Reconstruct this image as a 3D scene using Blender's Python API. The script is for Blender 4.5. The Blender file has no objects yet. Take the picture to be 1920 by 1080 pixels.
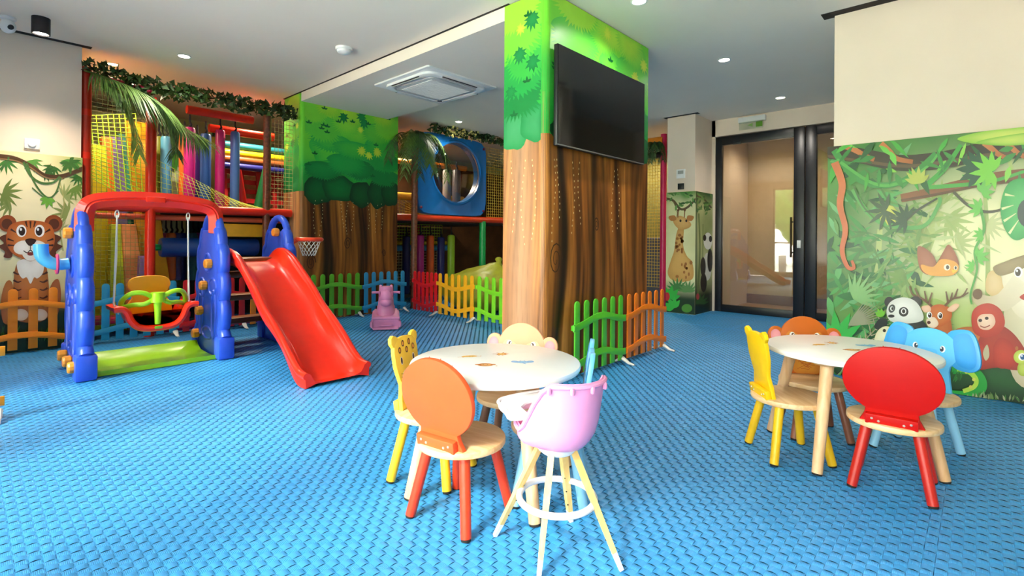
import bpy, bmesh, math, random
import numpy as np
from mathutils import Vector, Matrix, Euler, noise as mnoise

random.seed(7)
R = math.radians
PI = math.pi
scene = bpy.context.scene
COL = scene.collection

# ------------------------------------------------------------------ camera
YAW, ROLL, PITCH = R(42.82), R(0.475), R(0.17)   # yaw is measured from the room's +X axis
FPX, CX, CY, CH = 952.0, 956.0, 446.3, 1.0       # focal length and principal point in photo pixels, camera height
FW = Vector((math.cos(YAW) * math.cos(PITCH), math.sin(YAW) * math.cos(PITCH), math.sin(PITCH)))
RT0 = Vector((math.sin(YAW), -math.cos(YAW), 0))
DN0 = -RT0.cross(FW)
RT = RT0 * math.cos(ROLL) - DN0 * math.sin(ROLL)
DN = RT0 * math.sin(ROLL) + DN0 * math.cos(ROLL)
cam_d = bpy.data.cameras.new('camera')
cam_d.sensor_width = 36.0
cam_d.lens = FPX / 1920 * 36.0
cam_d.shift_x = (960 - CX) / 1920
cam_d.shift_y = -(540 - CY) / 1920
cam_d.clip_start = 0.05
cam = bpy.data.objects.new('camera', cam_d)
COL.objects.link(cam)
cam.matrix_world = Matrix((( RT.x, -DN.x, -FW.x, 0), (RT.y, -DN.y, -FW.y, 0), (RT.z, -DN.z, -FW.z, CH), (0, 0, 0, 1)))
scene.camera = cam

# ------------------------------------------------------------------ view, world, daylight
scene.view_settings.view_transform = 'Standard'
scene.view_settings.look = 'None'
scene.view_settings.gamma = 1.0
scene.view_settings.use_curve_mapping = False
scene.view_settings.exposure = 0.75
SKY_STRENGTH = 14.0
SUN_STRENGTH = 13.0
DOWNLIGHT_W = 42.0
WIN_X = -1.25                        # the glazed outer wall the daylight comes through
world = bpy.data.worlds.new('sky')
scene.world = world
world.use_nodes = True
wn = world.node_tree
bg = wn.nodes['Background']
tc = wn.nodes.new('ShaderNodeTexCoord')
sep = wn.nodes.new('ShaderNodeSeparateXYZ')
ramp = wn.nodes.new('ShaderNodeValToRGB')
ramp.color_ramp.elements[0].position = 0.0
ramp.color_ramp.elements[0].color = (1.0, 0.955, 0.89, 1)
ramp.color_ramp.elements[1].position = 0.9
ramp.color_ramp.elements[1].color = (0.93, 0.96, 1.0, 1)
wn.links.new(tc.outputs['Generated'], sep.inputs[0])
wn.links.new(sep.outputs['Z'], ramp.inputs[0])
wn.links.new(ramp.outputs[0], bg.inputs['Color'])
bg.inputs['Strength'].default_value = SKY_STRENGTH
WINDOWS = [(-1.15, 0.15), (0.35, 1.65), (1.85, 3.15), (3.35, 4.45)]   # Y ranges of the panes
WZ0, WZ1 = 0.08, 2.55
for y0, y1 in WINDOWS:               # sky portals guide the daylight through each window opening
    ld = bpy.data.lights.new('daylight_portal', 'AREA')
    ld.shape = 'RECTANGLE'; ld.size = WZ1 - WZ0; ld.size_y = y1 - y0
    ld.cycles.is_portal = True
    lo = bpy.data.objects.new('daylight_portal', ld)
    COL.objects.link(lo)
    lo.location = (WIN_X + 0.02, (y0 + y1) / 2, (WZ0 + WZ1) / 2)
    lo.rotation_euler = (0, R(-90), 0)

sd = bpy.data.lights.new('hazy_sun', 'SUN'); sd.energy = SUN_STRENGTH; sd.angle = R(14); sd.color = (1.0, 0.92, 0.80)
so = bpy.data.objects.new('hazy_sun', sd); COL.objects.link(so)
so.rotation_euler = Vector((0.735, 0.10, -0.67)).to_track_quat('-Z', 'Y').to_euler()

# ------------------------------------------------------------------ helpers
def s2l(c):
    return c / 12.92 if c <= 0.04045 else ((c + 0.055) / 1.055) ** 2.4
def hexc(h, a=1.0):
    h = h.lstrip('#')
    return tuple(s2l(int(h[i:i + 2], 16) / 255) for i in (0, 2, 4)) + (a,)

CAM = Vector((0, 0, CH))
def ray(px, py):                      # direction of a photo pixel, used to read positions off the room's planes
    return FW + RT * ((px - CX) / FPX) + DN * ((py - CY) / FPX)
def on_z(px, py, z=0.0):
    d = ray(px, py); return CAM + d * ((z - CH) / d.z)
def on_y(px, py, Y):
    d = ray(px, py); return CAM + d * (Y / d.y)
def on_x(px, py, X):
    d = ray(px, py); return CAM + d * (X / d.x)

MATS = {}
def mat(name, col, rough=0.5, metal=0.0, vary=0.06, scale=14.0, bump=0.0, bscale=60.0, coat=0.0, spec=0.5,
        emit=None, estr=0.0, alpha=None, trans=0.0):
    if name in MATS: return MATS[name]
    m = bpy.data.materials.new(name); m.use_nodes = True
    nt = m.node_tree; b = nt.nodes['Principled BSDF']
    c = hexc(col) if isinstance(col, str) else col
    t = nt.nodes.new('ShaderNodeTexCoord')
    if vary > 0:
        n = nt.nodes.new('ShaderNodeTexNoise'); n.inputs['Scale'].default_value = scale; n.inputs['Detail'].default_value = 3
        rp = nt.nodes.new('ShaderNodeValToRGB')
        rp.color_ramp.elements[0].position = 0.3; rp.color_ramp.elements[1].position = 0.7
        rp.color_ramp.elements[0].color = tuple(max(0, x * (1 - vary)) for x in c[:3]) + (1,)
        rp.color_ramp.elements[1].color = tuple(min(1, x * (1 + vary)) for x in c[:3]) + (1,)
        nt.links.new(t.outputs['Object'], n.inputs['Vector'])
        nt.links.new(n.outputs['Fac'], rp.inputs['Fac'])
        nt.links.new(rp.outputs['Color'], b.inputs['Base Color'])
    else:
        b.inputs['Base Color'].default_value = c
    if bump > 0:
        n2 = nt.nodes.new('ShaderNodeTexNoise'); n2.inputs['Scale'].default_value = bscale
        bp = nt.nodes.new('ShaderNodeBump'); bp.inputs['Strength'].default_value = bump; bp.inputs['Distance'].default_value = 0.01
        nt.links.new(t.outputs['Object'], n2.inputs['Vector'])
        nt.links.new(n2.outputs['Fac'], bp.inputs['Height']); nt.links.new(bp.outputs['Normal'], b.inputs['Normal'])
    b.inputs['Roughness'].default_value = rough
    b.inputs['Metallic'].default_value = metal
    b.inputs['Specular IOR Level'].default_value = spec
    b.inputs['Coat Weight'].default_value = coat
    b.inputs['Coat Roughness'].default_value = 0.12
    if emit:
        b.inputs['Emission Color'].default_value = hexc(emit); b.inputs['Emission Strength'].default_value = estr
    MATS[name] = m
    return m

def wood_mat(name, c1, c2, scale=9.0, rough=0.45, axis=0):
    if name in MATS: return MATS[name]
    m = bpy.data.materials.new(name); m.use_nodes = True
    nt = m.node_tree; b = nt.nodes['Principled BSDF']
    t = nt.nodes.new('ShaderNodeTexCoord'); mp = nt.nodes.new('ShaderNodeMapping')
    sc = [scale * 3, scale * 3, scale * 3]; sc[axis] = scale * 0.25
    mp.inputs['Scale'].default_value = sc
    n = nt.nodes.new('ShaderNodeTexNoise'); n.inputs['Scale'].default_value = 1.6; n.inputs['Detail'].default_value = 5; n.inputs['Distortion'].default_value = 0.8
    rp = nt.nodes.new('ShaderNodeValToRGB')
    rp.color_ramp.elements[0].position = 0.32; rp.color_ramp.elements[0].color = hexc(c1)
    rp.color_ramp.elements[1].position = 0.68; rp.color_ramp.elements[1].color = hexc(c2)
    nt.links.new(t.outputs['Object'], mp.inputs[0]); nt.links.new(mp.outputs[0], n.inputs['Vector'])
    nt.links.new(n.outputs['Fac'], rp.inputs[0]); nt.links.new(rp.outputs[0], b.inputs['Base Color'])
    b.inputs['Roughness'].default_value = rough
    MATS[name] = m
    return m

def print_mat(name, rough=0.35, coat=0.0, spec=0.5):
    """ink printed on a laminate: colours come from the colour attribute of the printed shapes, with a fine paper grain"""
    if name in MATS: return MATS[name]
    m = bpy.data.materials.new(name); m.use_nodes = True
    nt = m.node_tree; b = nt.nodes['Principled BSDF']
    a = nt.nodes.new('ShaderNodeVertexColor'); a.layer_name = 'ink'
    t = nt.nodes.new('ShaderNodeTexCoord'); n = nt.nodes.new('ShaderNodeTexNoise')
    n.inputs['Scale'].default_value = 7; n.inputs['Detail'].default_value = 4
    mr = nt.nodes.new('ShaderNodeMapRange'); mr.inputs['To Min'].default_value = 0.9; mr.inputs['To Max'].default_value = 1.1
    mx = nt.nodes.new('ShaderNodeMix'); mx.data_type = 'RGBA'; mx.blend_type = 'MULTIPLY'; mx.inputs[0].default_value = 1.0
    nt.links.new(t.outputs['Object'], n.inputs['Vector']); nt.links.new(n.outputs['Fac'], mr.inputs[0])
    nt.links.new(a.outputs['Color'], mx.inputs[6]); nt.links.new(mr.outputs[0], mx.inputs[7])
    nt.links.new(mx.outputs[2], b.inputs['Base Color'])
    b.inputs['Roughness'].default_value = rough; b.inputs['Coat Weight'].default_value = coat
    b.inputs['Coat Roughness'].default_value = 0.2; b.inputs['Specular IOR Level'].default_value = spec
    MATS[name] = m
    return m

def glass_mat(name, tint=(0.95, 0.97, 0.96, 1), gloss=0.10, rough=0.02):
    if name in MATS: return MATS[name]
    m = bpy.data.materials.new(name); m.use_nodes = True
    nt = m.node_tree; nt.nodes.remove(nt.nodes['Principled BSDF'])
    out = nt.nodes['Material Output']
    tr = nt.nodes.new('ShaderNodeBsdfTransparent'); tr.inputs[0].default_value = tint
    gl = nt.nodes.new('ShaderNodeBsdfGlossy'); gl.inputs['Roughness'].default_value = rough
    fr = nt.nodes.new('ShaderNodeFresnel'); fr.inputs['IOR'].default_value = 1.5
    ad = nt.nodes.new('ShaderNodeMath'); ad.operation = 'ADD'; ad.inputs[1].default_value = gloss; ad.use_clamp = True
    mx = nt.nodes.new('ShaderNodeMixShader')
    nt.links.new(fr.outputs[0], ad.inputs[0]); nt.links.new(ad.outputs[0], mx.inputs[0])
    nt.links.new(tr.outputs[0], mx.inputs[1]); nt.links.new(gl.outputs[0], mx.inputs[2]); nt.links.new(mx.outputs[0], out.inputs[0])
    MATS[name] = m
    return m

# ---- geometry into a bmesh
def bx(bm, c, s, rot=None, bev=0.0, seg=2):
    g = bmesh.ops.create_cube(bm, size=1.0)
    vs = g['verts']
    M = Matrix.Translation(Vector(c)) @ (rot.to_4x4() if rot is not None else Matrix.Identity(4)) @ Matrix.Diagonal((s[0], s[1], s[2], 1))
    bmesh.ops.transform(bm, matrix=M, verts=vs)
    if bev > 0:
        es = list({e for v in vs for e in v.link_edges})
        bmesh.ops.bevel(bm, geom=es, offset=bev, segments=seg, affect='EDGES', profile=0.5)

def frame_from(d):
    d = Vector(d).normalized()
    up = Vector((0, 0, 1)) if abs(d.z) < 0.95 else Vector((1, 0, 0))
    a = d.cross(up).normalized(); b = a.cross(d).normalized()
    return a, b
def tube(bm, pts, r, n=10, closed=False, cap=True, squash=1.0):
    pts = [Vector(p) for p in pts]; N = len(pts)
    rs = r if isinstance(r, (list, tuple)) else [r] * N
    rings = []; pa = None
    for i, p in enumerate(pts):
        if closed: d = pts[(i + 1) % N] - pts[i - 1]
        else: d = pts[min(i + 1, N - 1)] - pts[max(i - 1, 0)]
        d.normalize()
        if pa is None: a, b = frame_from(d)
        else:
            a = pa - d * pa.dot(d)
            if a.length < 1e-5: a, _ = frame_from(d)
            a.normalize(); b = a.cross(d).normalized()
        pa = a
        rings.append([bm.verts.new(p + (a * math.cos(2 * PI * k / n) + b * math.sin(2 * PI * k / n) * squash) * rs[i]) for k in range(n)])
    M = N if closed else N - 1
    for i in range(M):
        A, B = rings[i], rings[(i + 1) % N]
        for k in range(n):
            bm.faces.new((A[k], A[(k + 1) % n], B[(k + 1) % n], B[k]))
    if cap and not closed:
        bm.faces.new(rings[0][::-1]); bm.faces.new(rings[-1])
def lathe(bm, prof, n=24, M=None):
    M = M or Matrix.Identity(4); rings = []
    for r, z in prof:
        if r < 1e-6: rings.append([bm.verts.new(M @ Vector((0, 0, z)))])
        else: rings.append([bm.verts.new(M @ Vector((r * math.cos(2 * PI * k / n), r * math.sin(2 * PI * k / n), z))) for k in range(n)])
    for A, B in zip(rings, rings[1:]):
        for k in range(n):
            j = (k + 1) % n
            if len(A) == 1 and len(B) == 1: continue
            if len(A) == 1: bm.faces.new((A[0], B[j], B[k]))
            elif len(B) == 1: bm.faces.new((A[k], A[j], B[0]))
            else: bm.faces.new((A[k], A[j], B[j], B[k]))
    if len(rings[0]) > 1: bm.faces.new(rings[0][::-1])
    if len(rings[-1]) > 1: bm.faces.new(rings[-1])
def smooth_loop(pts, n=6, closed=True):
    P = [Vector(p) for p in pts]; N = len(P); out = []
    for i in range(N if closed else N - 1):
        p0 = P[i - 1] if closed or i > 0 else P[i]
        p1 = P[i]; p2 = P[(i + 1) % N]
        p3 = P[(i + 2) % N] if closed or i + 2 < N else p2
        for k in range(n):
            t = k / n
            out.append(0.5 * ((2 * p1) + (p2 - p0) * t + (2 * p0 - 5 * p1 + 4 * p2 - p3) * t * t + (3 * p1 - p0 - 3 * p2 + p3) * t ** 3))
    if not closed: out.append(P[-1].copy())
    return out
def area2(o):
    return sum(o[i - 1][0] * o[i][1] - o[i][0] * o[i - 1][1] for i in range(len(o)))
def prism(bm, outline, z0, z1, M=None, bev=0.0):
    """outline (x, y) extruded along z with bevelled rims"""
    o = [Vector((p[0], p[1])) for p in outline]
    if area2(o) < 0: o = o[::-1]
    N = len(o); M = M or Matrix.Identity(4)
    def inset(d):
        out = []
        for i in range(N):
            e1 = (o[i] - o[i - 1]); e2 = (o[(i + 1) % N] - o[i])
            if e1.length < 1e-7 or e2.length < 1e-7: out.append(o[i]); continue
            n1 = Vector((-e1.y, e1.x)).normalized(); n2 = Vector((-e2.y, e2.x)).normalized()
            n_ = n1 + n2
            if n_.length < 0.3: out.append(o[i]); continue
            n_.normalize(); out.append(o[i] + n_ * d)
        return out
    loops = []
    if bev > 0:
        i1 = inset(bev); i2 = inset(bev * 0.3)
        loops = [(i1, z0), (i2, z0 + bev * 0.3), (o, z0 + bev), (o, z1 - bev), (i2, z1 - bev * 0.3), (i1, z1)]
    else: loops = [(o, z0), (o, z1)]
    rings = [[bm.verts.new(M @ Vector((p.x, p.y, z))) for p in L] for L, z in loops]
    for A, B in zip(rings, rings[1:]):
        for k in range(N):
            j = (k + 1) % N
            bm.faces.new((A[k], A[j], B[j], B[k]))
    bm.faces.new(rings[0][::-1]); bm.faces.new(rings[-1])
def ball(bm, c, r, u=14, v=9, rot=None):
    r = r if isinstance(r, (tuple, list)) else (r, r, r)
    g = bmesh.ops.create_uvsphere(bm, u_segments=u, v_segments=v, radius=1.0)
    M = Matrix.Translation(Vector(c)) @ (rot.to_4x4() if rot is not None else Matrix.Identity(4)) @ Matrix.Diagonal((r[0], r[1], r[2], 1))
    bmesh.ops.transform(bm, matrix=M, verts=g['verts'])

def mesh_from(bm, name, m, sharp=38, recalc=True):
    if recalc: bmesh.ops.recalc_face_normals(bm, faces=bm.faces)
    me = bpy.data.meshes.new(name); bm.to_mesh(me); bm.free()
    me.polygons.foreach_set('use_smooth', [True] * len(me.polygons))
    me.set_sharp_from_angle(angle=R(sharp))
    for x in (m if isinstance(m, (list, tuple)) else [m]): me.materials.append(x)
    return me
def link(name, me, parent=None, loc=None, rot=None):
    o = bpy.data.objects.new(name, me); COL.objects.link(o)
    if parent is not None: o.parent = parent
    if loc is not None: o.location = loc
    if rot is not None: o.rotation_euler = rot
    return o
def obj(name, bm, m, parent=None, loc=None, rot=None, sharp=38):
    return link(name, mesh_from(bm, name, m, sharp), parent, loc, rot)
def tag(o, label=None, cat=None, group=None, kind=None):
    if label: o['label'] = label
    if cat: o['category'] = cat
    if group: o['group'] = group
    if kind: o['kind'] = kind
    return o
def thing(name, label, cat, loc=(0, 0, 0), rz=0.0, group=None):
    o = bpy.data.objects.new(name, None); COL.objects.link(o)
    o.empty_display_size = 0.1
    o.location = loc; o.rotation_euler = (0, 0, rz)
    return tag(o, label, cat, group)
def new(): return bmesh.new()
def tree_copy(root, loc, rz, label, group=None):
    r = root.copy(); COL.objects.link(r); r.location = loc; r.rotation_euler = (0, 0, rz); r['label'] = label
    if group: r['group'] = group
    for ch in list(root.children):
        c = ch.copy(); COL.objects.link(c); c.parent = r
        for g in ch.children:
            d = g.copy(); COL.objects.link(d); d.parent = c
    return r

# ---- flat print: vector shapes in thin ink layers on a panel
class Art:
    STEP = 0.00004
    def __init__(self, to3d, px=False):
        self.f = to3d; self.v = []; self.fc = []; self.c = []; self.layer = 1
    def _add(self, pts, cols):
        i = len(self.v)
        for p, c in zip(pts, cols):
            self.v.append(self.f(p[0], p[1], self.layer * self.STEP)); self.c.append(c)
        return i
    def poly(self, pts, c, c2=None, fan=None):
        """filled outline; with c2 the middle of the shape takes colour c2"""
        c = hexc(c); pts = list(pts); n = len(pts)
        if c2 is None:
            i = self._add(pts, [c] * n); self.fc.append(tuple(range(i, i + n)))
        else:
            cx = sum(p[0] for p in pts) / n; cy = sum(p[1] for p in pts) / n
            if fan: cx, cy = fan
            cr = [(pts[k - 1][0] - cx) * (pts[k][1] - cy) - (pts[k][0] - cx) * (pts[k - 1][1] - cy) for k in range(n)]
            if min(cr) < -1e-9 and max(cr) > 1e-9:      # not visible from its middle: fill it flat
                cm = tuple((a + b_) / 2 for a, b_ in zip(c, hexc(c2)))
                i = self._add(pts, [cm] * n); self.fc.append(tuple(range(i, i + n))); self.layer += 1
                return
            mid = [(cx + (p[0] - cx) * 0.55, cy + (p[1] - cy) * 0.55) for p in pts]
            c2 = hexc(c2); cm = tuple((a * 0.3 + b * 0.7) for a, b in zip(c, c2))
            i = self._add(pts, [c] * n); j = self._add(mid, [cm] * n); k = self._add([(cx, cy)], [c2])
            for a in range(n):
                b = (a + 1) % n
                self.fc.append((i + a, i + b, j + b, j + a)); self.fc.append((j + a, j + b, k))
        self.layer += 1
    def blob(self, pts, c, c2=None, n=5, fan=None):
        self.poly([(p.x, p.y) for p in smooth_loop([(q[0], q[1]) for q in pts], n)], c, c2, fan)
    def ell(self, cx, cy, rx, ry, c, c2=None, rot=0, n=20, fan=None):
        ca, sa = math.cos(R(rot)), math.sin(R(rot))
        P = []
        for k in range(n):
            a = 2 * PI * k / n; x, y = rx * math.cos(a), ry * math.sin(a)
            P.append((cx + x * ca - y * sa, cy + x * sa + y * ca))
        self.poly(P, c, c2, fan)
    def stroke(self, pts, w, c, w2=None, c2=None, n=6, taper=None):
        P = [Vector((p[0], p[1])) for p in pts]
        if n > 1 and len(P) > 2: P = smooth_loop(P, n, closed=False)
        N = len(P); w2 = w if w2 is None else w2; c2 = c2 or c
        A, B = hexc(c), hexc(c2); L = []; Rr = []; cs = []
        for i, p in enumerate(P):
            d = P[min(i + 1, N - 1)] - P[max(i - 1, 0)]
            if d.length < 1e-9: d = Vector((1, 0))
            d.normalize(); nrm = Vector((-d.y, d.x)); t = i / (N - 1)
            ww = (w * (1 - t) + w2 * t) / 2
            if taper: ww *= max(0.05, math.sin(PI * min(max(t, 0.02), 0.98))) ** taper
            L.append(p + nrm * ww); Rr.append(p - nrm * ww); cs.append(tuple(a * (1 - t) + b * t for a, b in zip(A, B)))
        i = self._add(L, cs); j = self._add(Rr, cs)
        for k in range(N - 1): self.fc.append((i + k, i + k + 1, j + k + 1, j + k))
        self.layer += 1
    def leaf(self, x, y, ln, wd, ang, c, c2=None, keep=False):
        ca, sa = math.cos(R(ang)), math.sin(R(ang)); P = []
        sh = [(0, 0), (0.18, 0.6), (0.42, 1.0), (0.72, 0.62), (1, 0), (0.72, -0.62), (0.42, -1.0), (0.18, -0.6)]
        for u, v in sh:
            a, b = u * ln, v * wd / 2
            P.append((x + a * ca - b * sa, y + a * sa + b * ca))
        self.poly(P, c, c2)
    def grid(self, u0, u1, v0, v1, nu, nv, fn):
        """painted ground: fn(U, V) gives linear rgb on a grid"""
        U, V = np.meshgrid(np.linspace(u0, u1, nu), np.linspace(v0, v1, nv), indexing='ij')
        C = fn(U, V); i = len(self.v)
        for a in range(nu):
            for b in range(nv):
                self.v.append(self.f(U[a, b], V[a, b], self.layer * self.STEP)); self.c.append((C[a, b, 0], C[a, b, 1], C[a, b, 2], 1))
        for a in range(nu - 1):
            for b in range(nv - 1):
                k = i + a * nv + b
                self.fc.append((k, k + nv, k + nv + 1, k + 1))
        self.layer += 1
    def build(self, name, m, parent=None):
        me = bpy.data.meshes.new(name)
        me.from_pydata([tuple(p) for p in self.v], [], self.fc); me.update()
        ca = me.color_attributes.new('ink', 'FLOAT_COLOR', 'POINT')
        ca.data.foreach_set('color', np.array(self.c, dtype=np.float32).ravel())
        me.materials.append(m)
        return link(name, me, parent)

# value noise for painted grounds
_rng = np.random.default_rng(5); _T = _rng.random((64, 64))
def vn(x, y):
    xi = np.floor(x).astype(int); yi = np.floor(y).astype(int); fx = x - xi; fy = y - yi
    fx = fx * fx * (3 - 2 * fx); fy = fy * fy * (3 - 2 * fy)
    a = _T[xi % 64, yi % 64]; b = _T[(xi + 1) % 64, yi % 64]; c = _T[xi % 64, (yi + 1) % 64]; d = _T[(xi + 1) % 64, (yi + 1) % 64]
    return (a * (1 - fx) + b * fx) * (1 - fy) + (c * (1 - fx) + d * fx) * fy
def mixc(A, B, t):
    t = np.clip(t, 0, 1)[..., None]
    return np.asarray(A)[..., :3] * (1 - t) + np.asarray(B)[..., :3] * t
def full(h, like):
    return np.broadcast_to(np.array(hexc(h)[:3]), like.shape + (3,))
# ================================================================== THE ROOM
CEIL = 2.735
SOF = 2.625
M_wall = mat('painted_plaster_cream', '#ecdac6', 0.75, vary=0.02, scale=3, bump=0.03, bscale=180)
M_wallw = mat('painted_plaster_white', '#dcd9d2', 0.8, vary=0.02, scale=3)
M_ceil = mat('ceiling_paint', '#f0e4d4', 0.9, vary=0.015, scale=2)
M_black = mat('black_aluminium', '#15151a', 0.35, vary=0.1)
M_white = mat('white_plastic', '#eeeeec', 0.35, vary=0.02)
M_dark = mat('slot_shade', '#2a211b', 0.9, vary=0.1)  # dark strips painted in place of the shade in the ceiling slots
M_corr = mat('corridor_plaster', '#cdb592', 0.8, vary=0.03)
M_corrfloor = mat('corridor_oak_floor', '#b08a58', 0.4, vary=0.15, scale=6)
M_glass = glass_mat('door_glass', (0.96, 0.95, 0.92, 1), 0.03)
M_wglass = glass_mat('window_glass', (0.97, 0.99, 0.98, 1), 0.02)

def struct(name, bm, m, parent=None, sharp=30):
    o = obj(name, bm, m, parent, sharp=sharp)
    if parent is None: tag(o, kind='structure')
    return o
def wbox(bm, x0, x1, y0, y1, z0, z1, bev=0.0):
    bx(bm, ((x0 + x1) / 2, (y0 + y1) / 2, (z0 + z1) / 2), (x1 - x0, y1 - y0, z1 - z0), bev=bev)

# ---- floor slab and interlocking foam mats with a basket-weave relief
b = new(); wbox(b, -1.5, 9.6, -1.9, 8.8, -0.2, -0.022)
FLOOR = struct('floor', b, mat('screed', '#35506a', 0.9))
FLOOR['label'] = 'blue interlocking foam mat floor with basket weave relief'

def foam_mat():
    m = bpy.data.materials.new('blue_eva_foam'); m.use_nodes = True
    nt = m.node_tree; p = nt.nodes['Principled BSDF']
    t = nt.nodes.new('ShaderNodeTexCoord')
    a = nt.nodes.new('ShaderNodeVertexColor'); a.layer_name = 'strand'     # which way each woven strand runs
    sx = nt.nodes.new('ShaderNodeSeparateXYZ'); nt.links.new(t.outputs['Object'], sx.inputs[0])
    def fine(sock):
        mu = nt.nodes.new('ShaderNodeMath'); mu.operation = 'MULTIPLY'; mu.inputs[1].default_value = 2 * PI * 32 * 7
        si = nt.nodes.new('ShaderNodeMath'); si.operation = 'SINE'
        nt.links.new(sock, mu.inputs[0]); nt.links.new(mu.outputs[0], si.inputs[0]); return si.outputs[0]
    mx = nt.nodes.new('ShaderNodeMix'); nt.links.new(a.outputs['Color'], mx.inputs[0])
    nt.links.new(fine(sx.outputs['X']), mx.inputs[2]); nt.links.new(fine(sx.outputs['Y']), mx.inputs[3])
    bp = nt.nodes.new('ShaderNodeBump'); bp.inputs['Strength'].default_value = 0.35; bp.inputs['Distance'].default_value = 0.0008
    nt.links.new(mx.outputs[0], bp.inputs['Height']); nt.links.new(bp.outputs[0], p.inputs['Normal'])
    n = nt.nodes.new('ShaderNodeTexNoise'); n.inputs['Scale'].default_value = 2.5
    rp = nt.nodes.new('ShaderNodeValToRGB')
    rp.color_ramp.elements[0].position = 0.3; rp.color_ramp.elements[0].color = hexc('#3994d4')
    rp.color_ramp.elements[1].position = 0.7; rp.color_ramp.elements[1].color = hexc('#409cdb')
    nt.links.new(t.outputs['Object'], n.inputs['Vector']); nt.links.new(n.outputs['Fac'], rp.inputs[0]); nt.links.new(rp.outputs[0], p.inputs['Base Color'])
    p.inputs['Roughness'].default_value = 0.36; p.inputs['Specular IOR Level'].default_value = 0.55
    return m
M_foam = foam_mat()
NC = 32; CELL = 1.0 / NC
def mat_tile():
    V, F, S = [], [], []
    cells = [(i, j) for i in range(NC) for j in range(NC)]
    def tooth(k): return (k // 2) % 2 == 0
    out = []
    for i, j in cells:
        if i == 0 and tooth(j): continue
        if j == 0 and tooth(i) and i > 0: continue
        out.append((i, j))
    for k in range(NC):
        if tooth(k):
            out.append((NC, k))
            if k > 0: out.append((k, NC))
    have = set(out); h = 0.0028
    for i, j in out:
        x0, y0 = i * CELL, j * CELL; g = 0.0007
        run = (i + j) % 2; b0 = len(V); ns = 4
        e = [0.0 if (i + d[0], j + d[1]) in have else 1.0 for d in ((-1, 0), (1, 0), (0, -1), (0, 1))]
        xa, xb = x0 + g * e[0], x0 + CELL - g * e[1]; ya, yb = y0 + g * e[2], y0 + CELL - g * e[3]
        for k in range(ns + 1):
            t = k / ns; z = -h + h * math.sin(PI * t) * 1.0
            if run:
                x = xa + (xb - xa) * t; V += [(x, ya, z), (x, yb, z)]
            else:
                y = ya + (yb - ya) * t; V += [(xb, y, z), (xa, y, z)]
            S += [run, run]
        for k in range(ns):
            a = b0 + 2 * k; F.append((a, a + 2, a + 3, a + 1))
        # mat edge faces where the neighbour is another mat
        for q, (P0, P1) in enumerate((((xa, ya), (xa, yb)), ((xb, ya), (xb, yb)), ((xa, ya), (xb, ya)), ((xa, yb), (xb, yb)))):
            if e[q]:
                c0 = len(V); V += [(P0[0], P0[1], -h), (P1[0], P1[1], -h), (P1[0], P1[1], -0.02), (P0[0], P0[1], -0.02)]; S += [0] * 4
                F.append((c0, c0 + 1, c0 + 2, c0 + 3))
    me = bpy.data.meshes.new('floor_tile'); me.from_pydata(V, [], F); me.update()
    ca = me.color_attributes.new('strand', 'FLOAT_COLOR', 'POINT')
    ca.data.foreach_set('color', np.array([[s, s, s, 1] for s in S], dtype=np.float32).ravel())
    me.polygons.foreach_set('use_smooth', [True] * len(me.polygons))
    me.materials.append(M_foam); return me
TILE = mat_tile()
for ix in range(-1, 8):
    for iy in range(-2, 7):
        x, y = ix + 0.02, iy + 0.1
        link('floor_tile', TILE, FLOOR, (x, y, 0))

# ---- ceiling with the dropped soffit that carries the air conditioner
b = new(); wbox(b, -1.5, 9.6, -1.9, 8.8, CEIL, CEIL + 0.15)
CEILING = struct('ceiling', b, M_ceil)
b = new(); wbox(b, 2.73, 3.93, 2.6, 5.93, SOF, CEIL)
struct('soffit', b, M_ceil, CEILING)
b = new(); wbox(b, 2.715, 2.735, 2.55, 6.4, CEIL - 0.006, CEIL + 0.001)
struct('shadow_gap', b, M_dark, CEILING)
b = new(); wbox(b, 4.44, 4.56, -1.7, 0.90, CEIL - 0.003, CEIL + 0.001); struct('shadow_gap', b, M_dark, CEILING)
b = new(); wbox(b, -1.2, 0.80, 5.99, 6.06, CEIL - 0.003, CEIL + 0.001); struct('shadow_gap', b, M_dark, CEILING)
b = new(); wbox(b, 6.72, 6.80, 2.80, 3.29, CEIL - 0.003, CEIL + 0.001); struct('shadow_gap', b, M_dark, CEILING)

# ---- walls
b = new(); wbox(b, -1.4, 0.736, 6.05, 6.3, -0.02, CEIL); wbox(b, 0.45, 0.736, 6.3, 8.8, -0.02, CEIL)
struct('wall_left', b, M_wall)
b = new(); wbox(b, 4.53, 4.75, -1.8, 0.825, -0.02, CEIL); struct('wall_right', b, M_wall)
b = new(); wbox(b, -1.4, 4.75, -1.95, -1.75, -0.02, CEIL); struct('wall_behind', b, M_wall)
b = new(); wbox(b, 0.45, 9.6, 8.6, 8.8, -0.02, CEIL); struct('wall_back', b, mat('play_back_wall', '#b8cfa6', 0.85, vary=0.2, scale=1.5))
b = new(); wbox(b, 9.2, 9.4, 3.3, 8.8, -0.02, CEIL); struct('wall_far', b, mat('play_side_wall', '#6f5430', 0.85, vary=0.1))
DX = 7.35
b = new(); wbox(b, DX, DX + 0.14, 0.2, 2.86, 2.50, CEIL); wbox(b, DX, DX + 0.14, 0.2, 0.46, -0.02, 2.50); wbox(b, DX, 9.4, 2.80, 3.30, -0.02, CEIL)
struct('wall_door', b, M_wall)
b = new(); wbox(b, 6.77, 7.36, 2.85, 3.25, -0.02, CEIL - 0.004); struct('wall_pier', b, M_wall)
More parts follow.
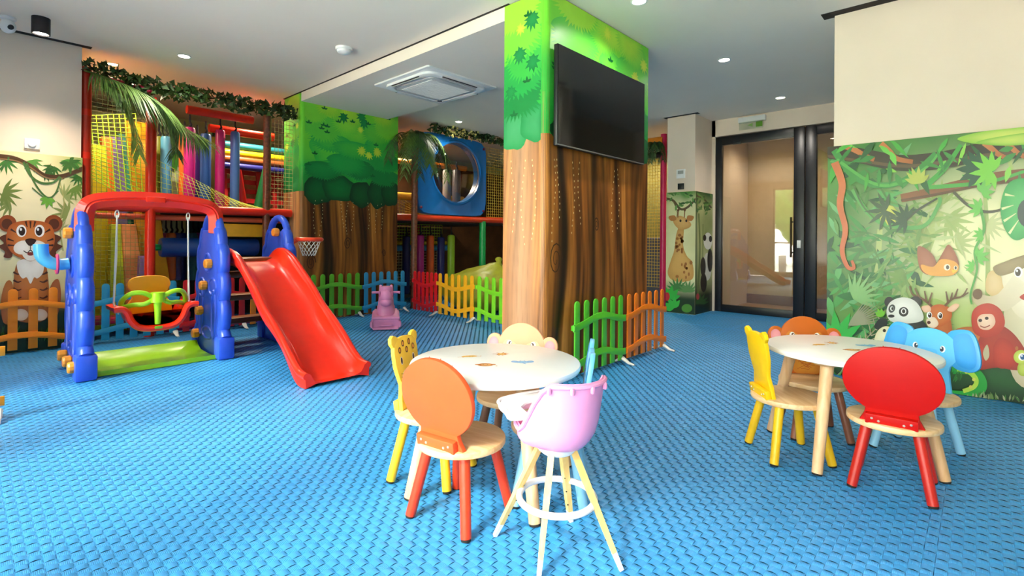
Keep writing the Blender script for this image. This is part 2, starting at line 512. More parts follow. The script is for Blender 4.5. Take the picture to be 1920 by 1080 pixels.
# corridor beyond the glass doors
b = new(); wbox(b, DX + 0.14, 10.2, -1.0, 2.80, -0.03, -0.001); struct('floor_corridor', b, M_corrfloor)
b = new(); wbox(b, 8.75, 8.95, -1.1, 2.9, -0.02, CEIL); wbox(b, 4.75, 9.8, -1.1, -0.95, -0.02, CEIL); wbox(b, 4.76, DX + 0.14, 0.05, 0.2, -0.02, CEIL); struct('wall_corridor', b, M_corr)
b = new(); wbox(b, DX + 0.15, 9.8, -1.0, 2.8, 2.62, 2.66); struct('ceiling_corridor', b, M_corr)
b = new(); wbox(b, 8.73, 8.75, -0.95, 2.8, 0.0, 0.15); struct('baseboard_corridor', b, mat('oak_skirting', '#8a5f30', 0.5))

# ---- glazed outer wall (behind the camera's left shoulder)
b = new(); x0, x1 = WIN_X - 0.15, WIN_X
ys = [-1.75] + [v for w in WINDOWS for v in w] + [6.05]
for k in range(0, len(ys), 2): wbox(b, x0, x1, ys[k], ys[k + 1], 0, CEIL)
for y0, y1 in WINDOWS:
    wbox(b, x0, x1, y0, y1, WZ1, CEIL); wbox(b, x0, x1, y0, y1, -0.02, WZ0)
struct('wall_window', b, M_wall)
for k, (y0, y1) in enumerate(WINDOWS):
    b = new(); g = 0.05
    wbox(b, x0 + 0.04, x0 + 0.1, y0, y0 + g, WZ0, WZ1); wbox(b, x0 + 0.04, x0 + 0.1, y1 - g, y1, WZ0, WZ1)
    wbox(b, x0 + 0.04, x0 + 0.1, y0 + g, y1 - g, WZ0, WZ0 + g); wbox(b, x0 + 0.04, x0 + 0.1, y0 + g, y1 - g, WZ1 - g, WZ1)
    wbox(b, x0 + 0.045, x0 + 0.095, y0 + g, y1 - g, 0.95, 0.99)
    w = struct('window_%d' % (k + 1), b, M_black)
    b = new(); wbox(b, x0 + 0.068, x0 + 0.072, y0 + g, y1 - g, WZ0 + g, WZ1 - g)
    obj('pane', b, M_wglass, w)
# outside: paved terrace and lawn
b = new(); wbox(b, -30, WIN_X - 0.15, -25, 30, -0.4, -0.03)
tag(struct('ground_outside', b, mat('pale_paving', '#c9c7ba', 0.9, vary=0.1, scale=0.6)), 'pale paved terrace outside the windows')

# garden trees beyond the terrace, mirrored in the door glass
M_leafg = mat('garden_foliage', '#4f7a2c', 0.7, vary=0.5, scale=3.0)
for k in range(5):
    T = thing('garden_tree', 'leafy garden tree outside the windows, number %s from the swing side' % ['first', 'second', 'third', 'fourth', 'fifth', 'sixth', 'seventh'][k], 'tree', (-8.5 - (k % 2) * 1.5, 9.5 - k * 4.3, -0.03), 0, 'garden trees outside the windows')
    b = new(); tube(b, [(0, 0, 0), (0.05, 0.04, 1.0), (0, 0, 2.2)], [0.16, 0.12, 0.08], 8); obj('trunk', b, mat('garden_bark', '#5a4630', 0.9), T)
    b = new(); bmesh.ops.create_icosphere(b, subdivisions=4, radius=1.0)
    for v in b.verts:
        p = v.co.copy(); q = 1 + 0.45 * mnoise.noise(p * 2.2 + Vector((k * 3, 0, 0))) + 0.25 * mnoise.noise(p * 6)
        v.co = Vector((p.x * 1.4 * q, p.y * 1.6 * q, 2.5 + p.z * (1.3 + 0.2 * (k % 2)) * q))
    obj('crown', b, M_leafg, T, sharp=180)

# ---- glass entrance doors
def glass_door(name, y0, y1, hinge_hi):
    D = thing(name, None, None); D['kind'] = 'structure'; D['label'] = 'black framed glass door leaf'
    z0, z1 = 0.0, 2.49; st = 0.125
    b = new()
    wbox(b, DX + 0.02, DX + 0.09, y0, y0 + st, z0, z1, 0.004); wbox(b, DX + 0.02, DX + 0.09, y1 - st, y1, z0, z1, 0.004)
    wbox(b, DX + 0.02, DX + 0.09, y0 + st, y1 - st, z1 - 0.12, z1, 0.004); wbox(b, DX + 0.02, DX + 0.09, y0 + st, y1 - st, z0, z0 + 0.1, 0.004)
    obj('door_frame', b, M_black, D)
    b = new(); wbox(b, DX + 0.05, DX + 0.058, y0 + st, y1 - st, z0 + 0.1, z1 - 0.12); obj('pane', b, M_glass, D)
    return D
D1 = glass_door('door_1', 1.665, 2.84, True)
D2 = glass_door('door_2', 0.48, 1.655, False)
M_bronze = mat('dark_bronze', '#3a2c20', 0.3, metal=0.8)
b = new()
y = 1.80
tube(b, [(DX - 0.05, y, 0.80), (DX - 0.05, y, 1.32)], 0.013, 12)
tube(b, [(DX - 0.05, y, 0.86), (DX + 0.03, y, 0.86)], 0.009, 8); tube(b, [(DX - 0.05, y, 1.26), (DX + 0.03, y, 1.26)], 0.009, 8)
obj('door_handle', b, M_bronze, D1)
b = new(); wbox(b, DX + 0.005, DX + 0.02, 1.70, 1.745, 0.92, 1.02, 0.003); obj('door_lock', b, M_white, D1)
b = new(); wbox(b, DX - 0.0, DX + 0.03, 2.45, 2.56, 2.36, 2.40, 0.003); obj('door_closer', b, M_black, D1)
# things seen in the corridor: a tall dark cabinet
b = new()
C_ = thing('corridor_cabinet', 'tall dark wood cabinet in the corridor behind the second glass door', 'cabinet', (8.46, 0.45, 0))
wbox(b, -0.25, 0.25, -0.7, 0.95, 0.0, 2.1, 0.005); obj('body', b, mat('wenge_wood', '#241a14', 0.5), C_)
for k in (0, 1):
    b = new(); wbox(b, -0.27, -0.252, -0.68 + k * 0.82, 0.12 + k * 0.80, 0.06, 2.06, 0.003); d_ = obj('door', b, mat('wenge_front', '#2b1f18', 0.45), C_)
    b = new(); tube(b, [(-0.30, 0.08 + k * 0.1, 0.95), (-0.30, 0.08 + k * 0.1, 1.15)], 0.006, 8); obj('handle', b, M_bronze, d_)

# ================================================================== PRINTED TREE COLUMNS
M_print = print_mat('printed_laminate', 0.38, coat=0.08, spec=0.35)
M_printsoft = print_mat('printed_vinyl', 0.42, coat=0.0)
def rounded_wrap(x0, x1, y0, y1, r):
    """perimeter path (u -> point, normal) along the -X face, round the front corner, then along the -Y face"""
    L1 = (y1 - y0) - r; Lc = PI / 2 * r; L2 = (x1 - x0) - r
    def f(u, v, off):
        u = min(max(u, 0), L1 + Lc + L2)
        if u < L1: p = Vector((x0, y1 - u, v)); n = Vector((-1, 0, 0))
        elif u < L1 + Lc:
            a = (u - L1) / r; n = Vector((-math.cos(a), -math.sin(a), 0)); p = Vector((x0 + r, y0 + r, v)) + n * r
        else: p = Vector((x0 + r + (u - L1 - Lc), y0, v)); n = Vector((0, -1, 0))
        return p + n * off
    return f, L1, Lc, L2
def wood_paint(cre, light):
    cre = list(cre)
    def fn(U, V):
        wob = 0.05 * (vn(V * 1.3 + 3, U * 2) - 0.5) + 0.03 * np.sin(V * 2.4 + U * 3)
        X = U + wob
        g = vn(X * 16, V * 0.9) * 0.55 + vn(X * 42, V * 1.6 + 9) * 0.3 + vn(X * 90, V * 2.5) * 0.15
        C = mixc(full('#4a2209', U), full('#b8702a', U), (g - 0.25) * 1.9)
        C = mixc(C, full('#e09a48', U), np.clip((g - 0.60) * 3.4, 0, 1) * 0.9)
        C = mixc(C, full('#e7b389', U), light(U) * (0.45 + 0.4 * g))  # window-facing side lightened: daylight put into the trunk colour
        for u0, w, s in cre:
            k = np.exp(-((X - u0 - 0.03 * np.sin(V * 3 + u0 * 9)) / (w * (0.8 + 0.5 * np.sin(V * 2.1 + u0 * 5) ** 2))) ** 2) * s
            C = mixc(C, full('#1c0d05', U), k)
        # closely set growth lines
        ln = np.abs(np.sin(X * 70 + 2.2 * vn(X * 4, V * 1.5) * 3))
        C = C * (0.80 + 0.2 * np.clip(ln * 2.2, 0, 1))[..., None]
        return C
    return fn
def spiky(A, x, y, rx, ry, c, c2=None, n=13, seed=0, down=0.55):
    rnd = random.Random(seed); P = []
    for k in range(n * 2):
        a = 2 * PI * k / (n * 2)
        q = 1.0 if k % 2 == 0 else 0.58
        q *= rnd.uniform(0.85, 1.12)
        dx, dy = math.cos(a) * rx * q, math.sin(a) * ry * q
        P.append((x + dx, y + dy - (down * ry * 0.25 if k % 2 == 0 else 0)))
    A.poly(P, c, c2)
def foliage(A, u0, u1, zb, ztop, seed, lobes, corner):
    """painted crown: rounded masses with spiky leaf clusters, light at the top and dark towards the hanging lower edge"""
    rnd = random.Random(seed); W = u1 - u0
    def side(u):
        return (u0, corner[0]) if u < sum(corner) / 2 else (corner[1], u1)
    def fn(U, V):
        t = (V - zb) / (ztop - zb)
        n = vn(U * 5 + seed, V * 4) * 0.35 - 0.17
        C = mixc(full('#0d6a30', U), full('#2bae40', U), (t + n) * 3.2)
        C = mixc(C, full('#74d836', U), (t + n - 0.32) * 2.2)
        return C
    A.grid(u0, u1, zb + 0.06, ztop, max(4, int(W / 0.009)), 40, fn)
    for (cu, cz, ru, rz, c, c2) in lobes:
        P = []
        m = 28
        for k in range(m):
            a = 2 * PI * k / m
            q = 1 + 0.06 * math.sin(5 * a + cu * 7) + rnd.uniform(-0.03, 0.03)
            P.append((min(max(cu + math.cos(a) * ru * q, side(cu)[0]), side(cu)[1]), min(cz + math.sin(a) * rz * q, ztop)))
        A.poly(P, c, c2, fan=(min(max(cu, side(cu)[0] + 0.01), side(cu)[1] - 0.01), min(cz, ztop - 0.05)))
    # overlapping leaf masses, each with a jagged lower fringe; the lighter ones lie over the darker ones
    tiers = [('#12793a', '#199244'), ('#1d9644', '#2aae4a'), ('#2aac48', '#48c444'), ('#48c242', '#6cd640'), ('#66d23e', '#90e03e'), ('#8ad83a', '#b4e63e')]
    for i, (c, c2) in enumerate(tiers):
        for s0, s1 in ((u0, corner[0]), (corner[1], u1)):
            for q in range(max(1, int((s1 - s0) / 0.42))):
                if rnd.random() < 0.15 and s1 - s0 > 0.5: continue
                cu = s0 + (s1 - s0) * (q + rnd.uniform(0.2, 0.8)) / max(1, int((s1 - s0) / 0.42)); cz = zb + 0.34 + (ztop - zb - 0.34) * (i + rnd.uniform(-0.4, 0.5)) / 5.3
                ru = rnd.uniform(0.17, 0.30); rz = rnd.uniform(0.13, 0.20); P = []; m = 22
                for k in range(m):
                    a = PI * k / m; P.append((cu + ru * math.cos(a), cz + rz * 0.7 * math.sin(a)))
                for k in range(m * 2):
                    a = PI + PI * k / (m * 2); f_ = rnd.uniform(1.0, 1.22) if k % 2 else rnd.uniform(0.80, 0.9)
                    P.append((cu + ru * math.cos(a) * f_, cz + rz * math.sin(a) * f_))
                cz = min(cz, ztop - 0.06)
                A.poly([(min(max(x, s0), s1), min(max(y, zb + 0.16), ztop)) for x, y in P], c, c2, fan=(cu, cz))
    for k in range(int(6 * W) + 2):    # yellow-green bursts and a few dark ones
        u = rnd.uniform(u0, u1); s0, s1 = side(u); r = rnd.uniform(0.05, 0.08); u = min(max(u, s0 + r * 1.13), s1 - r * 1.13); t = rnd.random()
        z = min(zb + 0.4 + t * (ztop - zb - 0.4), ztop - r)
        spiky(A, u, z, r, r, *(('#b8e03a', '#d6ea48') if k % 3 else ('#118040', '#1a9046')), n=rnd.randint(8, 11), seed=rnd.random())
    for k in range(int(9 * W) + 2):    # small three-leaved sprigs
        u = rnd.uniform(u0 + 0.06, u1 - 0.06); s0, s1 = side(u); u = min(max(u, s0 + 0.05), s1 - 0.05); z = rnd.uniform(zb + 0.2, ztop - 0.08)
        for a in (20, 90, 160): A.leaf(u, z, 0.045, 0.022, a, '#0f6b33', keep=True)
        A.layer += 1
def fairy_lights(A, us, ztop, ln, seed):
    rnd = random.Random(seed)
    for u in us:
        z = ztop
        while z > ztop - ln * rnd.uniform(0.75, 1.1):
            z -= rnd.uniform(0.035, 0.06); uu = u + 0.02 * math.sin(z * 9 + u * 30)
            A.ell(uu, z, 0.0035, 0.008, '#f3e3a4', n=6); A.layer -= 1
    A.layer += 1
def spiral(A, u, z, r, c='#3b1c0a', turns=2.0, flip=1):
    P = []
    for k in range(26):
        t = k / 25; a = t * turns * 2 * PI
        P.append((u + flip * math.cos(a) * r * (1 - t * 0.85), z + math.sin(a) * r * 1.7 * (1 - t * 0.85)))
    A.stroke(P, 0.012, c, 0.005, n=1)

def tree_column(name, x0, x1, y0, y1, top, r, zb, cre, light, lobes, lights, spirals, seed):
    b = new()
    o = []
    for cx_, cy_, a0 in ((x1 - r, y1 - r, 0), (x0 + r, y1 - r, 90), (x0 + r, y0 + r, 180), (x1 - r, y0 + r, 270)):
        for k in range(7): o.append((cx_ + r * math.cos(R(a0 + 15 * k)), cy_ + r * math.sin(R(a0 + 15 * k))))
    prism(b, o, -0.02, top)
    root = struct(name, b, mat('tree_wrap_brown', '#7b4a22', 0.4, vary=0.2, scale=6))
    f, L1, Lc, L2 = rounded_wrap(x0, x1, y0, y1, r)
    A = Art(f); Lt = L1 + Lc + L2
    A.grid(0, Lt, 0.0, zb + 0.35, int(Lt / 0.011), 90, wood_paint(cre, light))
    for u, z, q, fl_ in spirals: spiral(A, max(u, L1 + Lc + q * 1.05), z, q, flip=fl_)
    foliage(A, 0, Lt, zb, top - 0.002, seed, lobes, (L1, L1 + Lc))
    fairy_lights(A, lights[0], lights[1], lights[2], seed)
    A.build('printed_tree_artwork', M_print, root)
    return root, L1, Lc
# column carrying the television
tree_column('wall_column', 2.73, 4.19, 2.2, 2.6, CEIL - 0.004, 0.045, 1.68,
            [(0.555, 0.045, 1.0), (0.96, 0.05, 0.95), (1.10, 0.03, 0.6), (1.36, 0.025, 0.6), (0.73, 0.015, 0.5), (1.66, 0.03, 0.6), (0.40, 0.008, 0.35)],
            lambda U: np.clip(1.0 - np.abs(U - 0.17) / 0.24, 0, 1),
            [(0.10, 1.80, 0.16, 0.15, '#2a9250', '#4aa56a'), (0.30, 1.82, 0.14, 0.13, '#1d8a48', '#3f9f62'), (0.62, 1.78, 0.2, 0.10, '#0c3f22', '#0f5a2c'),  # first two lobes paled: window glare put into their colours
             (0.95, 1.80, 0.22, 0.12, '#0d4f29', '#146b34'), (1.35, 1.78, 0.24, 0.11, '#0c4526', '#0f5a2c'), (1.7, 1.80, 0.2, 0.13, '#0d4f29', '#146b34')],
            ([0.10, 0.20, 0.30, 0.47, 0.52, 0.70, 0.78, 1.25, 1.33], 1.62, 0.6), [(0.50, 0.86, 0.075, 1), (1.02, 1.12, 0.035, -1)], 3)
# column by the play frame
tree_column('wall_pillar', 2.73, 4.10, 5.93, 6.39, CEIL - 0.004, 0.045, 1.50,
            [(0.72, 0.045, 0.97), (0.80, 0.04, 0.9), (1.02, 0.012, 0.6), (1.22, 0.04, 0.92), (1.28, 0.03, 0.9), (1.62, 0.02, 0.6), (0.60, 0.012, 0.5), (0.43, 0.02, 0.3)],
            lambda U: np.clip(1.0 - np.abs(U - 0.25) / 0.3, 0, 1) * 0.7,
            [(0.25, 1.72, 0.22, 0.16, '#1a7d3f', '#3f9a5a'), (0.66, 1.58, 0.20, 0.17, '#0a3a22', '#0e6a33'), (0.95, 1.62, 0.24, 0.16, '#0b4727', '#0f7a38'),
             (1.25, 1.57, 0.17, 0.17, '#0a3a22', '#0d5a2e'), (1.50, 1.60, 0.16, 0.2, '#0a3a22', '#0e5a30'), (1.70, 1.62, 0.15, 0.18, '#0a3a22', '#0d5a2e'), (0.85, 2.1, 0.3, 0.22, '#32b544', '#5ed23e'),
             (1.2, 2.0, 0.3, 0.25, '#229a4a', '#3ab654'), (0.75, 2.45, 0.25, 0.16, '#7ad838', '#a6e43a'), (1.15, 2.4, 0.3, 0.18, '#4cc83e', '#80dc3c'), (1.62, 2.4, 0.22, 0.25, '#0d5a2e', '#178a3c')],
            ([0.62, 0.70, 0.98, 1.05, 1.12, 1.35, 1.48, 1.55], 1.50, 0.45), [(1.06, 0.93, 0.05, 1), (0.58, 0.70, 0.06, 1), (1.6, 0.8, 0.03, -1)], 11)
# ================================================================== CHILDREN'S TABLES AND ANIMAL CHAIRS
M_beech = wood_mat('beech', '#d9ab74', '#ecc898', 9, 0.4, axis=0)
M_beechleg = wood_mat('beech_leg', '#d6a674', '#e9c195', 7, 0.4, axis=2)
M_tabletop = mat('table_white_lacquer', '#f3eee6', 0.3, vary=0.01)
M_foot = mat('black_rubber', '#16140f', 0.8)
M_screw = mat('screw_steel', '#d8c8b8', 0.3, metal=0.7)
M_face = print_mat('painted_face', 0.4)

def cyl_between(bm, p, q, r0, r1, n=14):
    tube(bm, [p, q], [r0, r1], n)
def rounded_disc(bm, r, z0, z1, bev=0.006, n=48, M=None):
    lathe(bm, [(0, z0), (r - bev, z0), (r - bev * 0.3, z0 + bev * 0.3), (r, z0 + bev), (r, z1 - bev), (r - bev * 0.3, z1 - bev * 0.3), (r - bev, z1), (0, z1)], n, M)

def ear_shape(kind, s):
    if kind == 'lion': return None
    if kind == 'monkey': return [(s * (0.142 + 0.042 * math.cos(a)), 0.205 + 0.048 * math.sin(a)) for a in [2 * PI * k / 18 for k in range(18)]]
    if kind == 'leopard': return [(s * x, z) for x, z in ((0.045, 0.285), (0.062, 0.305), (0.085, 0.313), (0.104, 0.302), (0.106, 0.28), (0.092, 0.262), (0.07, 0.262))]
    if kind == 'elephant': return [(p.x, p.y) for p in smooth_loop([(s * x, z) for x, z in ((0.07, 0.285), (0.13, 0.312), (0.168, 0.292), (0.192, 0.22), (0.196, 0.145), (0.158, 0.115), (0.10, 0.128), (0.075, 0.19))], 4)]
def back_shape(kind):
    if kind == 'lion':
        P = [(-0.105, 0), (-0.088, 0.035), (-0.085, 0.055)]
        for k in range(41):
            a = R(238 - k * (296 / 40)); P.append((0.162 * math.cos(a), 0.175 + 0.14 * math.sin(a)))
        return P + [(0.085, 0.055), (0.088, 0.035), (0.105, 0)]
    if kind == 'leopard':
        h = [(0.085, 0), (0.082, 0.05), (0.066, 0.10), (0.078, 0.135), (0.092, 0.18), (0.094, 0.235), (0.088, 0.27), (0.06, 0.292), (0.03, 0.298)]
        return [(-x, z) for x, z in h] + [(0, 0.3)] + [(x, z) for x, z in h[::-1]]
    if kind == 'monkey':
        P = [(-0.10, 0), (-0.095, 0.05), (-0.085, 0.095)]
        for k in range(31):
            a = R(222 - k * (264 / 30)); P.append((0.122 * math.cos(a), 0.193 + 0.118 * math.sin(a)))
        return P + [(0.085, 0.095), (0.095, 0.05), (0.10, 0)]
    P = [(-0.10, 0), (-0.092, 0.05), (-0.085, 0.10)]
    for k in range(31):
        a = R(222 - k * (264 / 30)); P.append((0.118 * math.cos(a), 0.195 + 0.105 * math.sin(a)))
    return P + [(0.085, 0.10), (0.092, 0.05), (0.10, 0)]

def face_art(kind, th, dark, mid, light):
    A = Art(lambda x, z, o: Vector((x, -th / 2 - 0.0006 - o, z)))
    if kind == 'monkey':
        for s in (-1, 1): A.ell(s * 0.146, 0.203, 0.026, 0.032, '#e08a92', '#f0a0a4')
        A.blob([(-0.105, 0.17), (-0.08, 0.225), (-0.04, 0.215), (0, 0.195), (0.04, 0.215), (0.08, 0.225), (0.105, 0.17), (0.07, 0.115), (0, 0.10), (-0.07, 0.115)], mid, light)
        for s in (-1, 1):
            A.ell(s * 0.062, 0.205, 0.014, 0.018, '#f4f1ec'); A.ell(s * 0.058, 0.205, 0.009, 0.013, '#4a2416'); A.ell(s * 0.055, 0.209, 0.003, 0.004, '#ffffff')
            A.ell(s * 0.012, 0.17, 0.004, 0.006, '#8a4412')
        A.stroke([(-0.04, 0.135), (0, 0.122), (0.04, 0.135)], 0.005, '#7a3a14')
        A.blob([(-0.07, 0.085), (0, 0.1), (0.07, 0.085), (0.06, 0.01), (0, 0.004), (-0.06, 0.01)], mid, light)
        for k in range(14):
            random.seed(k); A.stroke([(-0.05 + 0.1 * random.random(), 0.02 + 0.06 * random.random())] * 1 + [(-0.05 + 0.1 * random.random(), 0.02 + 0.06 * random.random())], 0.003, dark, n=1)
    elif kind == 'elephant':
        for s in (-1, 1): A.blob([(s * 0.095, 0.27), (s * 0.135, 0.295), (s * 0.160, 0.278), (s * 0.178, 0.215), (s * 0.182, 0.155), (s * 0.16, 0.13), (s * 0.115, 0.145), (s * 0.10, 0.2)], '#1f94e0', '#2aa4ee')
        for s in (-1, 1):
            A.ell(s * 0.055, 0.205, 0.011, 0.016, '#ffffff'); A.ell(s * 0.052, 0.205, 0.008, 0.013, '#1b2c48'); A.ell(s * 0.049, 0.21, 0.003, 0.004, '#ffffff')
        A.blob([(-0.035, 0.19), (0, 0.2), (0.035, 0.19), (0.03, 0.11), (0.035, 0.06), (0.01, 0.04), (-0.02, 0.06), (-0.025, 0.12)], '#46b2ee', '#5cc0f5')
        for k in range(4): A.stroke([(-0.022, 0.08 + k * 0.025), (0.0, 0.075 + k * 0.025), (0.022, 0.08 + k * 0.025)], 0.003, '#2a8fd0')
        for k in (-1, 0, 1): A.ell(k * 0.02 + 0.05, 0.012, 0.008, 0.006, '#2a6fa8'); A.ell(k * 0.02 - 0.05, 0.012, 0.008, 0.006, '#2a6fa8')
    elif kind == 'leopard':
        A.blob([(-0.05, 0.15), (0, 0.165), (0.05, 0.15), (0.055, 0.115), (0, 0.1), (-0.055, 0.115)], '#f6d9a8', '#fbeccb')
        for s in (-1, 1):
            A.ell(s * 0.048, 0.2, 0.009, 0.017, '#ffffff'); A.ell(s * 0.048, 0.2, 0.007, 0.014, '#3a1a0c')
            for k in range(3): A.stroke([(s * 0.02, 0.14 - k * 0.008), (s * 0.065, 0.148 - k * 0.014)], 0.002, '#5a3010', n=1)
        A.poly([(-0.014, 0.162), (0.014, 0.162), (0, 0.147)], '#4a1f10')
        for x, z in ((-0.025, 0.27), (0.025, 0.27), (0, 0.24), (-0.055, 0.245), (0.055, 0.245), (-0.02, 0.07), (0.03, 0.05), (-0.045, 0.03), (0.0, 0.03)):
            A.ell(x, z, 0.011, 0.014, '#5a2c08'); A.ell(x, z, 0.006, 0.008, '#d98a14')
    else:
        A.ell(0, 0.175, 0.105, 0.095, '#f2b04a', '#f6c46a')
        for s in (-1, 1):
            A.ell(s * 0.045, 0.2, 0.012, 0.016, '#ffffff'); A.ell(s * 0.043, 0.2, 0.008, 0.012, '#3a1a0c')
        A.poly([(-0.02, 0.17), (0.02, 0.17), (0, 0.148)], '#5a2410')
        A.stroke([(-0.035, 0.13), (0, 0.12), (0.035, 0.13)], 0.005, '#7a3010')
        for k in range(18):
            a = R(k * 20); A.leaf(0.108 * math.cos(a), 0.175 + 0.098 * math.sin(a), 0.045, 0.02, k * 20, '#d9541c', keep=True)
        A.layer += 1
    return A

def make_chair(kind, label, loc, d, body, leg, mid='#f2c49a', light='#f8d8b4', ear=None, group='animal chairs round the play tables'):
    rz = math.atan2(d[1], d[0]) - PI / 2                   # local +Y is the chair's back
    T = thing('animal_chair', label, 'chair', (loc[0], loc[1], 0), rz, group)
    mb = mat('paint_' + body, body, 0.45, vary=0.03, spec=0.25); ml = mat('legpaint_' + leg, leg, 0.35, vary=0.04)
    b = new(); rounded_disc(b, 0.162, 0.257, 0.282, 0.007); obj('seat', b, M_beech, T)
    for sx in (-1, 1):
        for sy in (-1, 1):
            b = new(); cyl_between(b, (sx * 0.082, sy * 0.082, 0.258), (sx * 0.128, sy * 0.128, 0.008), 0.0195, 0.0185, 16); L = obj('leg', b, ml, T)
            b = new(); cyl_between(b, (sx * 0.128, sy * 0.128, 0.008), (sx * 0.1292, sy * 0.1292, 0.0), 0.0175, 0.0165, 14); obj('rubber_foot', b, M_foot, L)
    th = 0.02
    Mx = Matrix(((1, 0, 0, 0), (0, 0, 1, 0), (0, 1, 0, 0), (0, 0, 0, 1)))   # outline x,y -> x,z
    b = new(); prism(b, back_shape(kind), -th / 2, th / 2, Mx, 0.004)
    B = obj('backrest', b, mb, T, (0, 0.108, 0.281), (R(-9), 0, 0))
    if kind != 'lion':
        me_ = mat('paint_' + (ear or body), ear or body, 0.35, vary=0.03)
        for s in (-1, 1):
            b = new(); prism(b, ear_shape(kind, s), -th / 2 + 0.001, th / 2 - 0.001, Mx, 0.003); obj('ear', b, me_, B)
    face_art(kind, th, body, mid, light).build('painted_face', M_face, B)
    b = new(); bx(b, (0, th / 2 + 0.0125, 0.021), (0.168, 0.024, 0.04), bev=0.003); K = obj('back_bracket', b, mb, B)
    for x in (-0.062, -0.04, 0.04, 0.062):
        b = new(); lathe(b, [(0, 0), (0.005, 0), (0.004, 0.0018), (0, 0.0022)], 10, Matrix.Translation((x, th / 2 + 0.0245, 0.021 + (0.004 if abs(x) > 0.05 else -0.004))) @ Matrix.Rotation(R(-90), 4, 'X')); obj('screw', b, M_screw, K)
    return T

def make_table(label, loc, r, h, ang0, seed):
    T = thing('play_table', label, 'table', (loc[0], loc[1], 0), 0, 'round play tables')
    b = new(); rounded_disc(b, r, h - 0.026, h, 0.009, 64); obj('tabletop', b, M_tabletop, T)
    for k in range(4):
        a = ang0 + k * PI / 2; c, s = math.cos(a), math.sin(a)
        b = new(); cyl_between(b, (c * (r - 0.10), s * (r - 0.10), h - 0.036), (c * (r + 0.005), s * (r + 0.005), 0.008), 0.027, 0.0215, 18); L = obj('leg', b, M_beechleg, T)
        b = new(); lathe(b, [(0, h - 0.04), (0.055, h - 0.04), (0.062, h - 0.034), (0.062, h - 0.026), (0, h - 0.026)], 24, Matrix.Translation((c * (r - 0.10), s * (r - 0.10), 0))); obj('leg_plate', b, M_beechleg, L)
        b = new(); cyl_between(b, (c * (r + 0.005), s * (r + 0.005), 0.008), (c * (r + 0.007), s * (r + 0.007), 0), 0.0205, 0.02, 14); obj('rubber_foot', b, M_foot, L)
    return T
def sticker(A, x, y, s, kind, ang):
    ca, sa = math.cos(R(ang)), math.sin(R(ang))
    def P(l): return [(x + (u * ca - v * sa) * s, y + (u * sa + v * ca) * s) for u, v in l]
    if kind == 'leopard':
        A.blob(P([(-1, 0.1), (-0.4, 0.45), (0.4, 0.35), (0.8, 0.6), (1.0, 0.2), (0.7, -0.2), (-0.3, -0.4), (-0.9, -0.2)]), '#e8a72a', '#f0bb48')
        for u, v in ((-0.4, 0.1), (0.0, 0.2), (0.3, 0.0), (-0.1, -0.15)): A.ell(*P([(u, v)])[0], 0.09 * s, 0.09 * s, '#b06a10', n=8)
        A.stroke(P([(-0.9, 0), (-1.3, 0.2), (-1.5, -0.1)]), 0.1 * s, '#d8961f'); A.stroke(P([(0.8, 0.3), (1.5, 0.5)]), 0.08 * s, '#d8961f', n=1)
    elif kind == 'lion':
        spiky(A, x, y, s * 1.1, s * 0.9, '#c9701c', '#e39a2f', 9, 2); A.ell(x, y, s * 0.5, s * 0.42, '#f4c469'); A.ell(x - s * 0.17, y, s * 0.06, s * 0.08, '#3a1a0c', n=8); A.ell(x + s * 0.17, y, s * 0.06, s * 0.08, '#3a1a0c', n=8)
        for a in (30, 80, 130): A.stroke(P([(0.7 * math.cos(R(a)), 0.7 * math.sin(R(a))), (1.35 * math.cos(R(a)), 1.2 * math.sin(R(a)))]), 0.12 * s, '#a8560f', n=1)
    elif kind == 'monkey':
        A.ell(x, y, s * 0.95, s * 0.7, '#c9711c', '#d88428', rot=ang); A.ell(x, y - 0.1 * s, s * 0.6, s * 0.42, '#f0b672', rot=ang)
        for q in (-1, 1): A.ell(*P([(q * 1.0, 0.1)])[0], s * 0.25, s * 0.25, '#c9711c', n=10); A.ell(*P([(q * 0.25, 0.1)])[0], s * 0.07, s * 0.09, '#3a1a0c', n=8)
        A.stroke(P([(-0.3, -0.25), (0, -0.38), (0.3, -0.25)]), 0.06 * s, '#7a3a14'); A.ell(*P([(1.3, -0.6)])[0], s * 0.12, s * 0.12, '#c9711c', n=8)
    else:
        A.ell(x, y, s * 0.9, s * 0.6, '#5aa9d8', '#79bfe6', rot=ang)
        for q in (-1, 1): A.blob(P([(q * 0.6, 0.5), (q * 1.2, 0.65), (q * 1.35, 0.0), (q * 0.7, -0.35)]), '#4a9bd0', '#62b0e0')
        A.stroke(P([(0, 0), (0.1, -0.6), (0.35, -0.9)]), 0.28 * s, '#5aa9d8', 0.14 * s); A.ell(*P([(-0.3, 0.15)])[0], s * 0.07, s * 0.09, '#1b2c48', n=8); A.ell(*P([(0.3, 0.15)])[0], s * 0.07, s * 0.09, '#1b2c48', n=8)
        for a in (40, 75, 105, 140): A.stroke(P([(0.6 * math.cos(R(a)), 0.5 * math.sin(R(a))), (1.2 * math.cos(R(a)), 0.95 * math.sin(R(a)))]), 0.07 * s, '#4a9bd0', n=1)
def table_print(T, loc, h, items):
    for px, py, s, kind, ang in items:
        A = Art(lambda x, y, o: Vector((x - loc[0], y - loc[1], h + 0.0004 + o * 0.6)))
        p = on_z(px, py, h); sticker(A, p.x, p.y, s, kind, ang)
        A.build('printed_animal', print_mat('table_print', 0.3), T)

